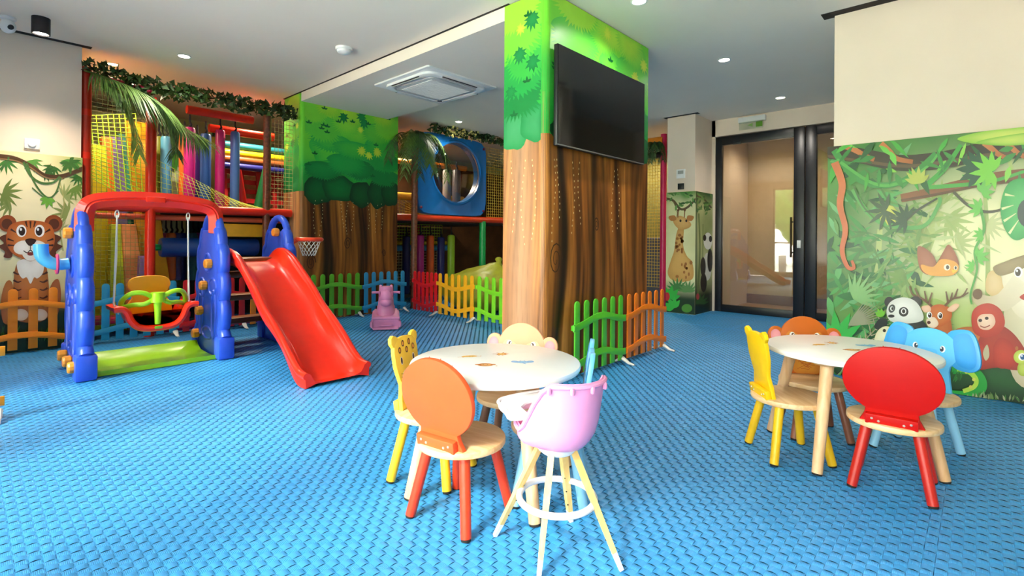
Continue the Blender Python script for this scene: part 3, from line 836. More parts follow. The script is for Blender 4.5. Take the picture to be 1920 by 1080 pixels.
T1 = (1.505, 1.470); T2 = (2.855, 0.455); TH = 0.50
t1 = make_table('white round play table beside the printed tree column', T1, 0.35, TH, math.atan2(1.107 - T1[1], 1.358 - T1[0]), 1)
table_print(t1, T1, TH, [(880, 668, 0.034, 'leopard', 140), (940, 664, 0.03, 'lion', 0), (910, 684, 0.034, 'monkey', -45), (980, 679, 0.034, 'elephant', -45)])
t2 = make_table('white round play table in front of the jungle mural wall', T2, 0.35, TH, math.atan2(0.514 - T2[1], 2.483 - T2[0]), 2)
table_print(t2, T2, TH, [(1535, 646, 0.034, 'leopard', 140), (1560, 643, 0.03, 'lion', 0), (1598, 656, 0.034, 'monkey', -45), (1625, 648, 0.034, 'elephant', -45)])

make_chair('lion', 'glare-lightened coral round-backed chair beside the pink high chair', (1.250, 1.392), (-0.985, -0.15), '#e9582b', '#cf3a18')  # lighter copy of the red lion chair, window glare put into its colours
make_chair('leopard', 'yellow leopard chair facing us behind the coral chair', (1.372, 1.705), (-0.40, 0.92), '#f0c040', '#efbf24')
make_chair('monkey', 'glare-lightened peach monkey-faced chair with brown legs in front of the tree column', (1.745, 1.600), (0.93, 0.37), '#eda67c', '#8a5a3c', '#f2b98a', '#f8cf8c')  # lighter copy of the orange brown monkey chair, glare put into its colours
make_chair('elephant', 'pale blue chair seen edge-on behind the pink high chair', (1.590, 1.238), (0.56, -0.83), '#6fbce8', '#8fcbea', ear='#6ab8e6')
make_chair('lion', 'red round-backed chair at the table by the jungle mural', (2.62, 0.262), (-1, -0.06), '#bd0c03', '#b8200f')
make_chair('leopard', 'yellow chair with its back turned at the mural table', (2.649, 0.659), (-0.66, 0.75), '#f2bf10', '#eab714')
make_chair('monkey', 'orange brown monkey-faced chair behind the mural table', (3.04, 0.640), (0.86, 0.51), '#c2611c', '#8a5238', '#cf7a22', '#e09a30')
make_chair('elephant', 'blue elephant-faced chair beside the mural wall', (3.13, 0.222), (0.95, -0.28), '#5fbdf2', '#9ad2f0', ear='#3fa6ea')

# ---- pink high chair
def high_chair():
    loc = (1.312, 1.0)
    T = thing('high_chair', 'pink plastic high chair with white tray and splayed wooden legs', 'high chair', (loc[0], loc[1], 0), R(-15))
    mp = mat('pink_plastic', '#f39cc8', 0.35, vary=0.02); mw = mat('white_nylon', '#f4eef0', 0.35, vary=0.02)
    ml = wood_mat('pale_pine', '#e3b566', '#efcb84', 8, 0.45, axis=2)
    # bucket shell: faces +Y, back towards -Y
    b = new(); N = 40; rows = []
    zs = [0.345, 0.352, 0.372, 0.40, 0.435, 0.47, 0.505, 0.54, 0.565, 0.575]
    def ring(z, inner):
        out = []
        t = (z - 0.345) / 0.23
        for k in range(N):
            a = 2 * PI * k / N                       # a = -90 deg is the back
            rx = 0.122 * (0.55 + 0.45 * min(1, (t * 3.2)) ** 0.5) + 0.012 * t; ry = 0.135 * (0.55 + 0.45 * min(1, (t * 3.2)) ** 0.5)
            if inner: rx -= 0.008; ry -= 0.008
            c, s = math.cos(a), math.sin(a)
            back = (1 - s) / 2                       # 1 at the back, 0 at the front
            top = 0.41 + 0.16 * (lambda q: q * q * (3 - 2 * q))(min(1, max(0, (back - 0.42) / 0.40)))
            zz = 0.345 + (top - 0.345) * t + (0.006 if inner else 0)
            lean = -0.03 * max(0, (zz - 0.42) / 0.16) * back
            out.append(Vector((c * rx, s * ry + lean, zz)))
        return out
    R_o = [ring(z, False) for z in zs]; R_i = [ring(z, True) for z in zs[::-1]]
    rings = [[b.verts.new(p) for p in r_] for r_ in R_o + R_i]
    for A_, B_ in zip(rings, rings[1:]):
        for k in range(N): b.faces.new((A_[k], A_[(k + 1) % N], B_[(k + 1) % N], B_[k]))
    b.faces.new(rings[0][::-1]); b.faces.new(rings[-1])
    S = obj('shell', b, mp, T, sharp=60)
    rim = [p for p in R_o[-1]]
    b = new(); tube(b, [p + Vector((0, 0, -0.003)) for p in rim], 0.0075, 8, closed=True); obj('rim', b, mp, S)
    for k in (24, 27, 30, 33):
        p = R_o[-1][k]; b = new(); n_ = Vector((p.x, p.y, 0)).normalized()
        bx(b, p + n_ * 0.006 + Vector((0, 0, -0.013)), (0.012, 0.012, 0.022), bev=0.004); obj('clip', b, mp, S)
    b = new(); lathe(b, [(0, 0.318), (0.05, 0.318), (0.062, 0.328), (0.072, 0.350), (0, 0.350)], 28); obj('swivel_hub', b, mw, T)
    # tray with cut-out
    o = [(p.x, p.y) for p in smooth_loop([(-0.138, 0.02), (-0.142, 0.10), (-0.12, 0.17), (-0.055, 0.192), (0.055, 0.192), (0.12, 0.17), (0.142, 0.10), (0.138, 0.02)], 4)]
    o = [q for q in o if q[1] > 0.019]
    o += [(0.112, 0.015), (0.10, 0.07), (0.06, 0.10), (-0.06, 0.10), (-0.10, 0.07), (-0.112, 0.015)]
    b = new(); prism(b, o, 0.432, 0.452, None, 0.006); TR = obj('tray', b, mw, T)
    b = new(); tube(b, [(p[0], p[1], 0.453) for p in o], 0.006, 6, closed=True); obj('tray_lip', b, mw, TR)
    feet = [(1.229, 1.196), (1.365, 0.793), (1.165, 0.952), (1.477, 1.063)]
    for fx, fy in feet:
        v = Matrix.Rotation(R(15), 3, 'Z') @ Vector((fx - loc[0], fy - loc[1], 0)); top = v.normalized() * 0.05 + Vector((0, 0, 0.345)); ft = v
        d = (ft - top); m1 = top + d * 0.86
        b = new(); tube(b, [top, top + d * 0.3, m1], [0.0155, 0.0165, 0.0125], 4, squash=0.8); L = obj('leg', b, ml, T, sharp=20)
        b = new(); tube(b, [m1, ft + Vector((0, 0, 0.002))], [0.0128, 0.0105], 4, squash=0.8); obj('white_tip', b, mw, L, sharp=20)
        for k in range(3):
            b = new(); ball(b, top + d * (0.45 + 0.16 * k) - v.normalized() * 0.011, 0.0028, 8, 5); obj('adjustment_hole', b, M_foot, L)
    b = new(); tube(b, [(0.121 * math.cos(2 * PI * k / 40), 0.121 * math.sin(2 * PI * k / 40), 0.172) for k in range(40)], 0.0105, 10, closed=True); obj('foot_ring', b, mw, T)
high_chair()

# ================================================================== PICKET FENCES
FENCE_MESH = {}
def picket_fence(label, p0, p1, col, n=6, h=0.56, foot=True, phase=0.0):
    p0, p1 = Vector(p0), Vector(p1); d = p1 - p0; L = d.length; rz = math.atan2(d.y, d.x)
    m = mat('fence_' + col, col, 0.35, vary=0.04)
    T = thing('picket_fence', label, 'fence', (p0.x, p0.y, 0), rz, 'plastic picket fence panels')
    key = (col, h)
    if key not in FENCE_MESH:
        w = 0.03; o = [(-w, 0.035), (w, 0.035), (w, h - w)] + [(w * math.cos(R(a)), h - w + w * math.sin(R(a))) for a in range(20, 180, 20)] + [(-w, h - w)]
        b = new(); prism(b, o, -0.006, 0.006, Matrix(((1, 0, 0, 0), (0, 0, 1, 0), (0, 1, 0, 0), (0, 0, 0, 1))), 0.003)
        FENCE_MESH[key] = mesh_from(b, 'picket', m)
    sp = L / n
    for k in range(n): link('picket', FENCE_MESH[key], T, (sp * (k + 0.5), 0, 0))
    for z0 in (0.40, 0.13):
        b = new(); P = []; N = 24; w = 0.026
        up = [(L * k / N, z0 + 0.028 * math.sin(2 * PI * k / N - PI / 2 + phase) + w) for k in range(N + 1)]
        dn = [(x, z - 2 * w) for x, z in up]
        prism(b, up + dn[::-1], -0.0165, -0.0065, Matrix(((1, 0, 0, 0), (0, 0, 1, 0), (0, 1, 0, 0), (0, 0, 0, 1))), 0.0025)
        prism(b, [(0.002, up[0][1] - 0.008), (0.026, up[0][1] - 0.008), (0.026, dn[0][1] + 0.008), (0.002, dn[0][1] + 0.008)], -0.022, 0.010, Matrix(((1, 0, 0, 0), (0, 0, 1, 0), (0, 1, 0, 0), (0, 0, 0, 1))), 0.003)
        obj('rail', b, m, T)
    if foot:
        mf = mat('clear_white_foot', '#e8e4dc', 0.25, vary=0.02)
        b = new(); P = [(0, -0.10), (0.03, -0.085), (0.03, 0.085), (0, 0.10), (-0.03, 0.085), (-0.03, -0.085)]
        M = Matrix.Translation((L - 0.03, 0, 0))
        tube(b, [M @ Vector((0, -0.11, 0.008)), M @ Vector((0, -0.06, 0.016)), M @ Vector((0, 0, 0.05)), M @ Vector((0, 0.06, 0.016)), M @ Vector((0, 0.11, 0.008))], [0.012, 0.017, 0.026, 0.017, 0.012], 8, squash=0.6)
        obj('foot', b, mf, T)
    return T
GREEN, ORANGE, BLUE, RED, YELLOW = '#57c02a', '#f08a12', '#2f9fd0', '#e0161a', '#f6ae1a'
picket_fence('green picket fence panel in front of the television column', (2.95, 2.125), (3.675, 2.125), GREEN)
picket_fence('orange picket fence panel beside the television column corner', (3.69, 2.125), (4.40, 2.125), '#f07c10')
picket_fence('green picket fence panel against the far tree pillar', (2.80, 5.84), (3.50, 5.84), '#5cb82c')
picket_fence('blue picket fence panel behind the pink ride-on toy', (3.51, 5.84), (4.19, 5.84), BLUE)
picket_fence('red picket fence panel below the palm trunk', (4.22, 5.72), (4.22, 5.18), RED, phase=PI)
picket_fence('yellow picket fence panel in front of the olive bean bag', (4.20, 5.17), (4.20, 4.45), YELLOW, phase=PI)
picket_fence('lime green picket fence panel next to the yellow one', (4.20, 4.44), (4.20, 3.72), '#86dc28', phase=PI)
picket_fence('orange picket fence panel in front of the tiger picture', (-0.02, 5.95), (0.735, 5.95), '#f2890f', n=6, h=0.55, foot=False)
picket_fence('teal blue picket fence panel behind the swing', (0.75, 5.95), (1.50, 5.95), '#2a8fb4', n=7)
picket_fence('dark red picket fence panel behind the slide tower', (1.51, 5.95), (2.15, 5.95), '#c01a1e')
picket_fence('orange picket fence panel behind the slide, beside the pillar', (2.16, 5.95), (2.70, 5.95), '#f08a12', n=5)
picket_fence('orange picket fence end cut off by the photo edge', (-0.55, 3.90), (0.165, 3.90), '#f59a16', h=0.63, foot=True)

# ================================================================== SWING AND SLIDE SET
M_blue = mat('blue_polyethylene', '#2f57d6', 0.32, vary=0.04); M_redp = mat('red_polyethylene', '#f22a0c', 0.3, vary=0.03)
M_lime = mat('lime_polyethylene', '#9fe01c', 0.32, vary=0.03); M_orb = mat('orange_bolt_plastic', '#f39a2a', 0.35, vary=0.03)
M_yelp = mat('amber_polyethylene', '#f6a80c', 0.33, vary=0.03); M_rope = mat('white_rope', '#efe8dc', 0.8, bump=0.3, bscale=300)
M_step = mat('brown_polyethylene', '#8a4a1a', 0.4, vary=0.06)
S = thing('swing_and_slide_set', 'blue and red plastic toddler swing and slide set', 'play set', (1.3, 4.6, 0))
SO = Vector((1.3, 4.6, 0))
def part(name, b, m, parent=None, sharp=38):
    me = mesh_from(b, name, m, sharp)
    me.transform(Matrix.Translation(-SO))
    return link(name, me, parent or S)
MYZ = Matrix(((0, 0, 1, 0), (1, 0, 0, 0), (0, 1, 0, 0), (0, 0, 0, 1)))   # outline (y, z) extruded along X
def tower(x0, x1, yc, out, bolts_x, yoff=0.0):
    """scalloped side panel standing in the YZ plane"""
    half = [(0.335, 0.0), (0.36, 0.02), (0.36, 0.16), (0.335, 0.20), (0.30, 0.225), (0.325, 0.28), (0.345, 0.36), (0.335, 0.43), (0.30, 0.475), (0.325, 0.53), (0.335, 0.60),
            (0.315, 0.665), (0.28, 0.70), (0.30, 0.75), (0.305, 0.82), (0.285, 0.89), (0.245, 0.925), (0.235, 0.98), (0.215, 1.03), (0.185, 1.06)]
    o = [(yc + y, z) for y, z in half] + [(yc - y, z) for y, z in half[::-1]]
    o2 = []
    sm = [(p.x, p.y) for p in smooth_loop(half[2:], 3, closed=False)]
    o2 = [(yc + 0.335, 0.0), (yc + 0.36, 0.015)] + [(yc + y, z) for y, z in sm] + [(yc - y, z) for y, z in sm[::-1]] + [(yc - 0.36, 0.015), (yc - 0.335, 0.0)]
    b = new(); prism(b, o2, x0 + 0.018, x1 - 0.018, MYZ, 0.012)
    P = part('side_panel', b, M_blue)
    # swollen hollow rims along the scalloped edges
    for s in (-1, 1):
        b = new(); tube(b, [((x0 + x1) / 2, yc + s * (y - 0.028), z) for y, z in sm if z > 0.17], 0.047, 12, squash=1.0); part('edge_tube', b, M_blue, P)
        b = new(); bx(b, ((x0 + x1) / 2, yc + s * 0.30, 0.09), (x1 - x0 + 0.01, 0.13, 0.18), bev=0.02); part('foot_block', b, M_blue, P)
    # arched handle on top
    b = new(); tube(b, [((x0 + x1) / 2, yc + 0.185 * math.cos(R(a)), 1.03 + 0.16 * math.sin(R(a))) for a in range(0, 181, 12)], 0.032, 12); part('arch_handle', b, M_blue, P)
    # raised cloud relief and a port hole ring on both faces
    for xs, sg in ((x0 + 0.018, -1), (x1 - 0.018, 1)):
        M = Matrix.Translation((xs, yc, 0.80)) @ Matrix.Rotation(R(90), 4, 'Y')
        b = new(); tube(b, [(xs, yc + 0.075 * math.cos(2 * PI * k / 24), 0.78 + 0.075 * math.sin(2 * PI * k / 24)) for k in range(24)], 0.012, 8, closed=True); part('port_ring', b, M_blue, P)
        for (yy, zz, ly, lz) in ((-0.16, 0.35, 0.05, 0.2), (0.16, 0.35, 0.05, 0.2), (-0.13, 0.58, 0.09, 0.07), (0.14, 0.56, 0.08, 0.08), (0, 0.18, 0.12, 0.05)):
            b = new(); tube(b, [(xs, yc + yy + ly * math.cos(2 * PI * k / 20), zz + lz * math.sin(2 * PI * k / 20)) for k in range(20)], 0.011, 6, closed=True); part('relief_ridge', b, M_blue, P)
    for (yy, zz, side) in bolts_x:
        xs = x0 - 0.005 if side < 0 else x1 + 0.005
        M = Matrix.Translation((xs, yc + yy, zz)) @ Matrix.Rotation(R(90 * side), 4, 'Y')
        b = new(); lathe(b, [(0, -0.02), (0.036, -0.02), (0.04, -0.012), (0.04, 0.022), (0.034, 0.032), (0, 0.034)], 10, M); part('bolt', b, M_orb, P, sharp=25)
    return P
tower(0.53, 0.645, 4.85, None, [(-0.30, 0.10, -1), (-0.05, 0.10, -1), (-0.02, 1.02, -1), (0.22, 0.10, -1)])
tower(1.42, 1.535, 4.87, None, [(-0.10, 0.775, -1), (0.02, 0.585, -1), (0.12, 0.36, -1), (0.22, 0.15, -1)])
tower(2.03, 2.14, 4.98, None, [(-0.08, 1.05, -1)])
# red swing beam with down-turned ends
yb = 4.75
b = new(); zt, r_ = 1.265, 0.052
path = [(0.60, yb, 1.03), (0.60, yb, 1.12), (0.605, yb, 1.19), (0.635, yb, 1.24), (0.70, yb, zt), (0.85, yb, zt + 0.02), (1.02, yb, zt + 0.025), (1.20, yb, zt + 0.02), (1.35, yb, zt), (1.42, yb, 1.24), (1.455, yb, 1.19), (1.462, yb, 1.12), (1.462, yb, 1.03)]
pp = smooth_loop(path, 4, closed=False)
tube(b, pp, r_, 4, squash=1.25)
bmesh.ops.bevel(b, geom=[e for e in b.edges], offset=0.012, segments=2, affect='EDGES')
BE = part('swing_beam', b, M_redp, sharp=30)
b = new(); bx(b, (1.02, yb - 0.062, 1.285), (0.13, 0.02, 0.045), bev=0.009); part('beam_badge', b, M_redp, BE)
# ropes and toddler seat
sx, sz = 1.02, 0.31
for s, xr in ((-1, 0.79), (1, 1.255)):
    for q in (-0.025, 0.025):
        b = new(); tube(b, [(xr, yb, 1.16), (xr + s * 0.004 + q * 0.3, yb + q, 0.85), (sx + s * 0.245 + q * 0.4, yb + q * 2, 0.50), (sx + s * 0.225, yb + q * 2.4, 0.42)], 0.0055, 6); part('swing_rope', b, M_rope)
    b = new(); tube(b, [(xr + 0.012 * math.cos(2 * PI * k / 12), yb, 1.165 + 0.03 * math.sin(2 * PI * k / 12)) for k in range(12)], 0.005, 6, closed=True); part('swing_hook', b, mat('zinc_steel', '#c9c6c0', 0.3, metal=0.9))
b = new()   # red tray: a wide shallow U swept front to back
prof = [(-0.27, 0.475), (-0.225, 0.478), (-0.19, 0.45), (-0.165, 0.385), (-0.12, 0.335), (-0.05, 0.318), (0.05, 0.318), (0.12, 0.335), (0.165, 0.385), (0.19, 0.45), (0.225, 0.478), (0.27, 0.475)]
pu = [(p.x, p.y) for p in smooth_loop(prof, 4, closed=False)]
outl = [(sx + x, z) for x, z in pu] + [(sx + x * 0.98, z - 0.028) for x, z in pu[::-1]]
prism(b, outl, yb - 0.15, yb + 0.16, Matrix(((1, 0, 0, 0), (0, 0, 1, 0), (0, 1, 0, 0), (0, 0, 0, 1))), 0.006)
SE = part('swing_seat', b, M_redp)
b = new(); tube(b, [(sx + x, yb - 0.152, z - 0.012) for x, z in pu], 0.024, 8); part('seat_lip', b, M_redp, SE)
b = new(); bx(b, (sx, yb - 0.178, 0.312), (0.05, 0.01, 0.022), bev=0.004); part('buckle', b, mat('buckle_green', '#7cb020', 0.4), SE)
b = new()   # amber bucket back
o = [(p.x, p.y) for p in smooth_loop([(-0.145, 0.33), (-0.15, 0.45), (-0.115, 0.52), (-0.125, 0.57), (-0.145, 0.62), (-0.11, 0.675), (0, 0.69), (0.11, 0.675), (0.145, 0.62), (0.125, 0.57), (0.115, 0.52), (0.15, 0.45), (0.145, 0.33), (0, 0.315)], 4)]
prism(b, [(sx + x, z) for x, z in o], yb + 0.10, yb + 0.135, Matrix(((1, 0, 0, 0), (0, 0, 1, 0), (0, 1, 0, 0), (0, 0, 0, 1))), 0.012); BK = part('seat_back', b, M_yelp, SE)
b = new()
prism(b, [(sx + x, y) for x, y in ((-0.14, yb + 0.12), (-0.15, yb - 0.1), (-0.1, yb - 0.14), (0.1, yb - 0.14), (0.15, yb - 0.1), (0.14, yb + 0.12))], 0.335, 0.36, None, 0.008)
part('seat_cushion', b, M_yelp, SE)
b = new(); tube(b, [(sx, yb - 0.145, 0.335), (sx, yb - 0.15, 0.43), (sx, yb - 0.14, 0.52)], [0.02, 0.023, 0.03], 12)
tube(b, [(sx, yb - 0.14, 0.50), (sx, yb - 0.14, 0.575)], [0.05, 0.045], 14)
G = part('safety_bar', b, M_lime, SE)
for s in (-1, 1):
    b = new(); tube(b, [(p.x, p.y, p.z) for p in smooth_loop([(sx + s * x, y_, z) for x, y_, z in ((0.03, yb - 0.14, 0.53), (0.09, yb - 0.15, 0.575), (0.16, yb - 0.13, 0.575), (0.205, yb - 0.06, 0.52), (0.20, yb - 0.04, 0.47), (0.14, yb - 0.09, 0.485), (0.08, yb - 0.13, 0.49))], 4)], 0.018, 10, closed=True); part('grab_handle', b, M_lime, G)
# lime base board between the towers
b = new(); o = []
pr = [(4.60, 0.02), (4.60, 0.035), (4.66, 0.022), (4.80, 0.018), (4.98, 0.022), (5.06, 0.05), (5.10, 0.085), (5.12, 0.085), (5.12, 0.0), (4.60, 0.0)]
prism(b, [(y - 0.02, z + 0.004) for y, z in pr], 0.645, 1.42, MYZ, 0.003); part('base_board', b, M_lime)
# slide chute: swept U section
b = new(); cx_, hw = 1.785, 0.225
rimp = [(5.00, 0.80), (4.86, 0.875), (4.70, 0.885), (4.52, 0.83), (4.30, 0.70), (4.12, 0.585), (3.95, 0.46), (3.78, 0.365), (3.62, 0.265), (3.47, 0.155), (3.36, 0.095), (3.26, 0.085)]
rp = smooth_loop([(y, z, 0) for y, z in rimp], 4, closed=False)
rows = []
for i, p in enumerate(rp):
    t = i / (len(rp) - 1); dep = 0.125 * min(1, (t * 6) ** 0.6) if t < 0.17 else 0.125 - 0.068 * max(0, (t - 0.75) / 0.25)
    w = hw * (1.0 + 0.035 * math.sin(t * 16)); y, z = p.x, p.y
    sec = [(-w - 0.012, -0.085), (-w - 0.016, -0.02), (-w - 0.004, 0.008), (-w + 0.02, 0.008), (-w + 0.035, -0.02), (-w + 0.05, -dep * 0.75), (-w + 0.10, -dep), (-w / 3, -dep - 0.004),
           (w / 3, -dep - 0.004), (w - 0.10, -dep), (w - 0.05, -dep * 0.75), (w - 0.035, -0.02), (w - 0.02, 0.008), (w + 0.004, 0.008), (w + 0.016, -0.02), (w + 0.012, -0.085), (w - 0.06, -dep - 0.035 + 0.03 * t), (-w + 0.06, -dep - 0.035 + 0.03 * t)]
    rows.append([b.verts.new((cx_ + q[0], y, max(0.002, z + q[1]))) for q in sec])
n = len(rows[0])
for A_, B_ in zip(rows, rows[1:]):
    for k in range(n): b.faces.new((A_[k], A_[(k + 1) % n], B_[(k + 1) % n], B_[k]))
b.faces.new(rows[0][::-1]); b.faces.new(rows[-1])
SL = part('slide_chute', b, M_redp, sharp=60)
for s in (-1, 1):
    b = new(); tube(b, [(cx_ + s * hw * 1.02, p.x, p.y - 0.004) for p in rp], 0.024, 10); part('slide_rim', b, M_redp, SL)
# steps behind
for k, (y, z) in enumerate(((5.02, 0.66), (5.14, 0.44), (5.24, 0.21))):
    b = new(); bx(b, (1.785, y, z), (0.50, 0.16, 0.055), bev=0.014); part('step', b, M_step)
b = new(); bx(b, (1.785, 4.98, 0.79), (0.50, 0.26, 0.05), bev=0.012); part('platform', b, M_step)
# basketball hoop clipped to the outer tower
M_hoop = mat('orange_red_hoop', '#e8401a', 0.35)
hx, hy, hz = 2.30, 4.80, 0.985
b = new(); tube(b, [(hx + 0.115 * math.cos(2 * PI * k / 32), hy + 0.115 * math.sin(2 * PI * k / 32), hz) for k in range(32)], 0.020, 8, closed=True, squash=1.0); tube(b, [(2.13, hy, hz - 0.03), (hx - 0.115, hy, hz)], 0.025, 8)
H = part('basketball_hoop', b, M_hoop)
b = new()
for k in range(14):
    for q in (-1, 1):
        P = []
        for j in range(6):
            a = 2 * PI * (k + q * j * 0.5) / 14; rr = 0.11 - 0.011 * j; P.append((hx + rr * math.cos(a), hy + rr * math.sin(a), hz - 0.01 - 0.03 * j))
        tube(b, P, 0.0022, 4)
tag(part('hoop_net', b, M_rope, H), kind='stuff')
# sky-blue periscope pipe with a pink collar on the near tower
M_cyan = mat('sky_blue_plastic', '#58b8e4', 0.3); b = new()
tube(b, [(p.x, p.y, p.z) for p in smooth_loop([(0.53, 4.86, 0.80), (0.47, 4.86, 0.795), (0.42, 4.86, 0.815), (0.385, 4.86, 0.86), (0.378, 4.86, 0.94)], 5, closed=False)], 0.042, 14); PE = part('periscope_pipe', b, M_cyan)
b = new(); tube(b, [(0.465, 4.86 + 0.058 * math.cos(2 * PI * k / 24), 0.797 + 0.065 * math.sin(2 * PI * k / 24)) for k in range(24)], 0.009, 8, closed=True); part('collar', b, mat('hot_pink_plastic', '#e84a78', 0.35), PE)

# ---- pink ride-on toy, seen from behind its seat
def ride_on():
    p = Vector((3.22, 4.86, 0)); d = Vector((-p.x, -p.y, 0)).normalized()
    T = thing('ride_on_toy', 'small pink animal ride-on toy with side handles', 'ride-on toy', p, math.atan2(d.y, d.x) + PI / 2)   # local -Y faces us
    m = mat('rose_plastic', '#d987b4', 0.36, vary=0.04); md = mat('rose_plastic_dark', '#b8628f', 0.4)
    b = new()
    def sec(y, w, z0, z1): return [(x, y, z) for x, z in ((-w, z0), (w, z0), (w, z1), (-w, z1))]
    rows = [sec(-0.13, 0.165, 0.02, 0.10), sec(-0.14, 0.155, 0.012, 0.12), sec(-0.05, 0.15, 0.012, 0.14), sec(0.05, 0.145, 0.015, 0.20), sec(0.22, 0.14, 0.015, 0.19), sec(0.34, 0.12, 0.03, 0.14)]
    vs = [[b.verts.new(q) for q in r_] for r_ in rows]
    for A_, B_ in zip(vs, vs[1:]):
        for k in range(4): b.faces.new((A_[k], A_[(k + 1) % 4], B_[(k + 1) % 4], B_[k]))
    b.faces.new(vs[0][::-1]); b.faces.new(vs[-1])
    bmesh.ops.bevel(b, geom=list(b.edges), offset=0.018, segments=3, affect='EDGES'); obj('body', b, m, T, sharp=50)
    b = new(); bx(b, (0, -0.15, 0.055), (0.14, 0.02, 0.016), bev=0.005); obj('bumper_slot', b, m, T)
    b = new(); bx(b, (0, -0.11, 0.13), (0.30, 0.07, 0.035), bev=0.015, seg=3); obj('front_ledge', b, m, T)
    b = new()
    bo = [(0.105, 0.12), (0.10, 0.2), (0.085, 0.27), (0.08, 0.34), (0.078, 0.42), (0.074, 0.465)]
    rows = []
    for w, z in bo: rows.append([b.verts.new((w * math.cos(2 * PI * k / 16), 0.03 + (0.095 if z < 0.25 else 0.08) * math.sin(2 * PI * k / 16) - 0.02 * (z > 0.3), z)) for k in range(16)])
    for A_, B_ in zip(rows, rows[1:]):
        for k in range(16): b.faces.new((A_[k], A_[(k + 1) % 16], B_[(k + 1) % 16], B_[k]))
    b.faces.new(rows[0][::-1]); b.faces.new(rows[-1]); N_ = obj('neck', b, m, T, sharp=45)
    b = new(); ball(b, (0, -0.045, 0.355), (0.072, 0.075, 0.085), 18, 12); H_ = obj('head', b, m, T)
    b = new(); ball(b, (0, -0.075, 0.295), (0.066, 0.06, 0.045), 16, 10); obj('muzzle', b, m, H_)
    for s in (-1, 1):
        b = new(); bx(b, (s * 0.058, -0.01, 0.455), (0.03, 0.05, 0.06), bev=0.012); obj('ear', b, m, H_)
        b = new(); ball(b, (s * 0.068, -0.06, 0.385), (0.012, 0.02, 0.035), 10, 6); obj('eye_patch', b, md, H_)
        b = new(); tube(b, [(s * 0.07, 0.0, 0.40), (s * 0.135, -0.005, 0.40), (s * 0.15, -0.005, 0.395)], [0.013, 0.013, 0.016], 10); obj('handle', b, m, T)
        for y in (0.02, 0.25):
            b = new(); lathe(b, [(0, -0.015), (0.04, -0.015), (0.045, 0), (0.04, 0.015), (0, 0.015)], 18, Matrix.Translation((s * 0.12, y, 0.045)) @ Matrix.Rotation(R(90), 4, 'Y')); obj('wheel', b, md, T)
    b = new(); bx(b, (0, 0.22, 0.205), (0.2, 0.18, 0.03), bev=0.012, seg=3); obj('seat', b, m, T)
ride_on()
# ================================================================== SOFT PLAY FRAME
PY = 6.12
F = thing('soft_play_frame', 'large indoor soft play frame with red pipes, nets and a blue bubble window panel', 'play frame', (3.8, 6.6, 0))
FO = Vector((3.8, 6.6, 0))
def fp(name, b, m, parent=None, sharp=38, kind=None):
    me = mesh_from(b, name, m, sharp); me.transform(Matrix.Translation(-FO))
    o = link(name, me, parent or F)
    if kind: o['kind'] = kind
    return o
M_rpipe = mat('red_foam_pipe', '#d8260e', 0.28, vary=0.05); M_opipe = mat('orange_red_foam_pipe', '#e8431a', 0.28, vary=0.05)
M_brown = mat('brown_pipe_wrap', '#6a3320', 0.3, vary=0.5, scale=40); M_gpipe = mat('green_foam_pipe', '#109a4c', 0.28, vary=0.05)
M_mag = mat('magenta_foam_pipe', '#d01c5c', 0.3, vary=0.05); M_navy = mat('navy_vinyl', '#123f8c', 0.35, vary=0.06)
M_bpanel = mat('blue_rotomoulded', '#1478c8', 0.28, vary=0.04); M_clear = glass_mat('bubble_acrylic', (0.94, 0.96, 0.98, 1), 0.06, 0.03)
M_netl = mat('lime_net_cord', '#c9d94a', 0.7); M_netd = mat('tan_net_cord', '#b8a86a', 0.7); M_nety = mat('amber_net_cord', '#d9b23c', 0.7); M_netk = mat('dark_net_cord', '#4a4028', 0.8)
M_deck = mat('deck_vinyl', '#3a2416', 0.6, vary=0.2)
def pipe(name, p, q, r, m):
    b = new(); p, q = Vector(p), Vector(q)
    tube(b, [p, q], r, 16); o = fp(name, b, m)
    return o
def collar(x, y, z, r, m):
    b = new(); tube(b, [(x, y, z - 0.03), (x, y, z + 0.03)], r, 16); return fp('pipe_collar', b, m)
pipe('post', (0.775, PY, 0), (0.775, PY, 2.57), 0.042, mat('brick_red_pipe', '#b3260f', 0.3, vary=0.06))
for z in (0.6, 1.2, 1.75, 2.15): collar(0.775, PY, z, 0.0435, M_rpipe)
pipe('post', (1.285, PY, 0), (1.285, PY, 2.40), 0.046, M_rpipe)
pipe('post', (2.415, PY, 0), (2.415, PY, 2.45), 0.040, M_brown)
pipe('post', (5.93, PY, 0), (5.93, PY, 1.30), 0.055, M_gpipe)
collar(5.93, PY, 0.85, 0.058, M_gpipe)
pipe('post', (6.9, PY, 0), (6.9, PY, 2.6), 0.045, M_brown)
for x in (2.415, 3.6, 4.8, 5.93): pipe('post', (x, 7.9, 0), (x, 7.9, 2.5), 0.045, [M_rpipe, M_mag, M_gpipe, M_rpipe, M_brown][int(x) % 5])
pipe('beam', (0.82, PY, 1.285), (2.70, PY, 1.295), 0.046, M_rpipe)
pipe('beam', (4.11, PY, 1.305), (6.9, PY, 1.335), 0.050, M_opipe)
pipe('beam', (0.82, PY + 0.12, 1.20), (2.70, PY + 0.12, 1.20), 0.030, mat('salmon_pipe', '#e0603c', 0.35))
pipe('beam', (0.80, PY, 2.50), (1.28, PY, 2.46), 0.035, M_mag)
pipe('beam', (1.285, PY, 0.06), (2.70, PY, 0.06), 0.04, M_mag)
p, q = on_y(350, 205, 6.40), on_y(474, 233, 6.40)
pipe('beam', p, (q.x, q.y, p.z), 0.046, M_rpipe)
p2 = on_y(392, 240, 6.75)
pipe('beam', p2, (p2.x + 0.75, 6.75, p2.z), 0.05, M_rpipe)
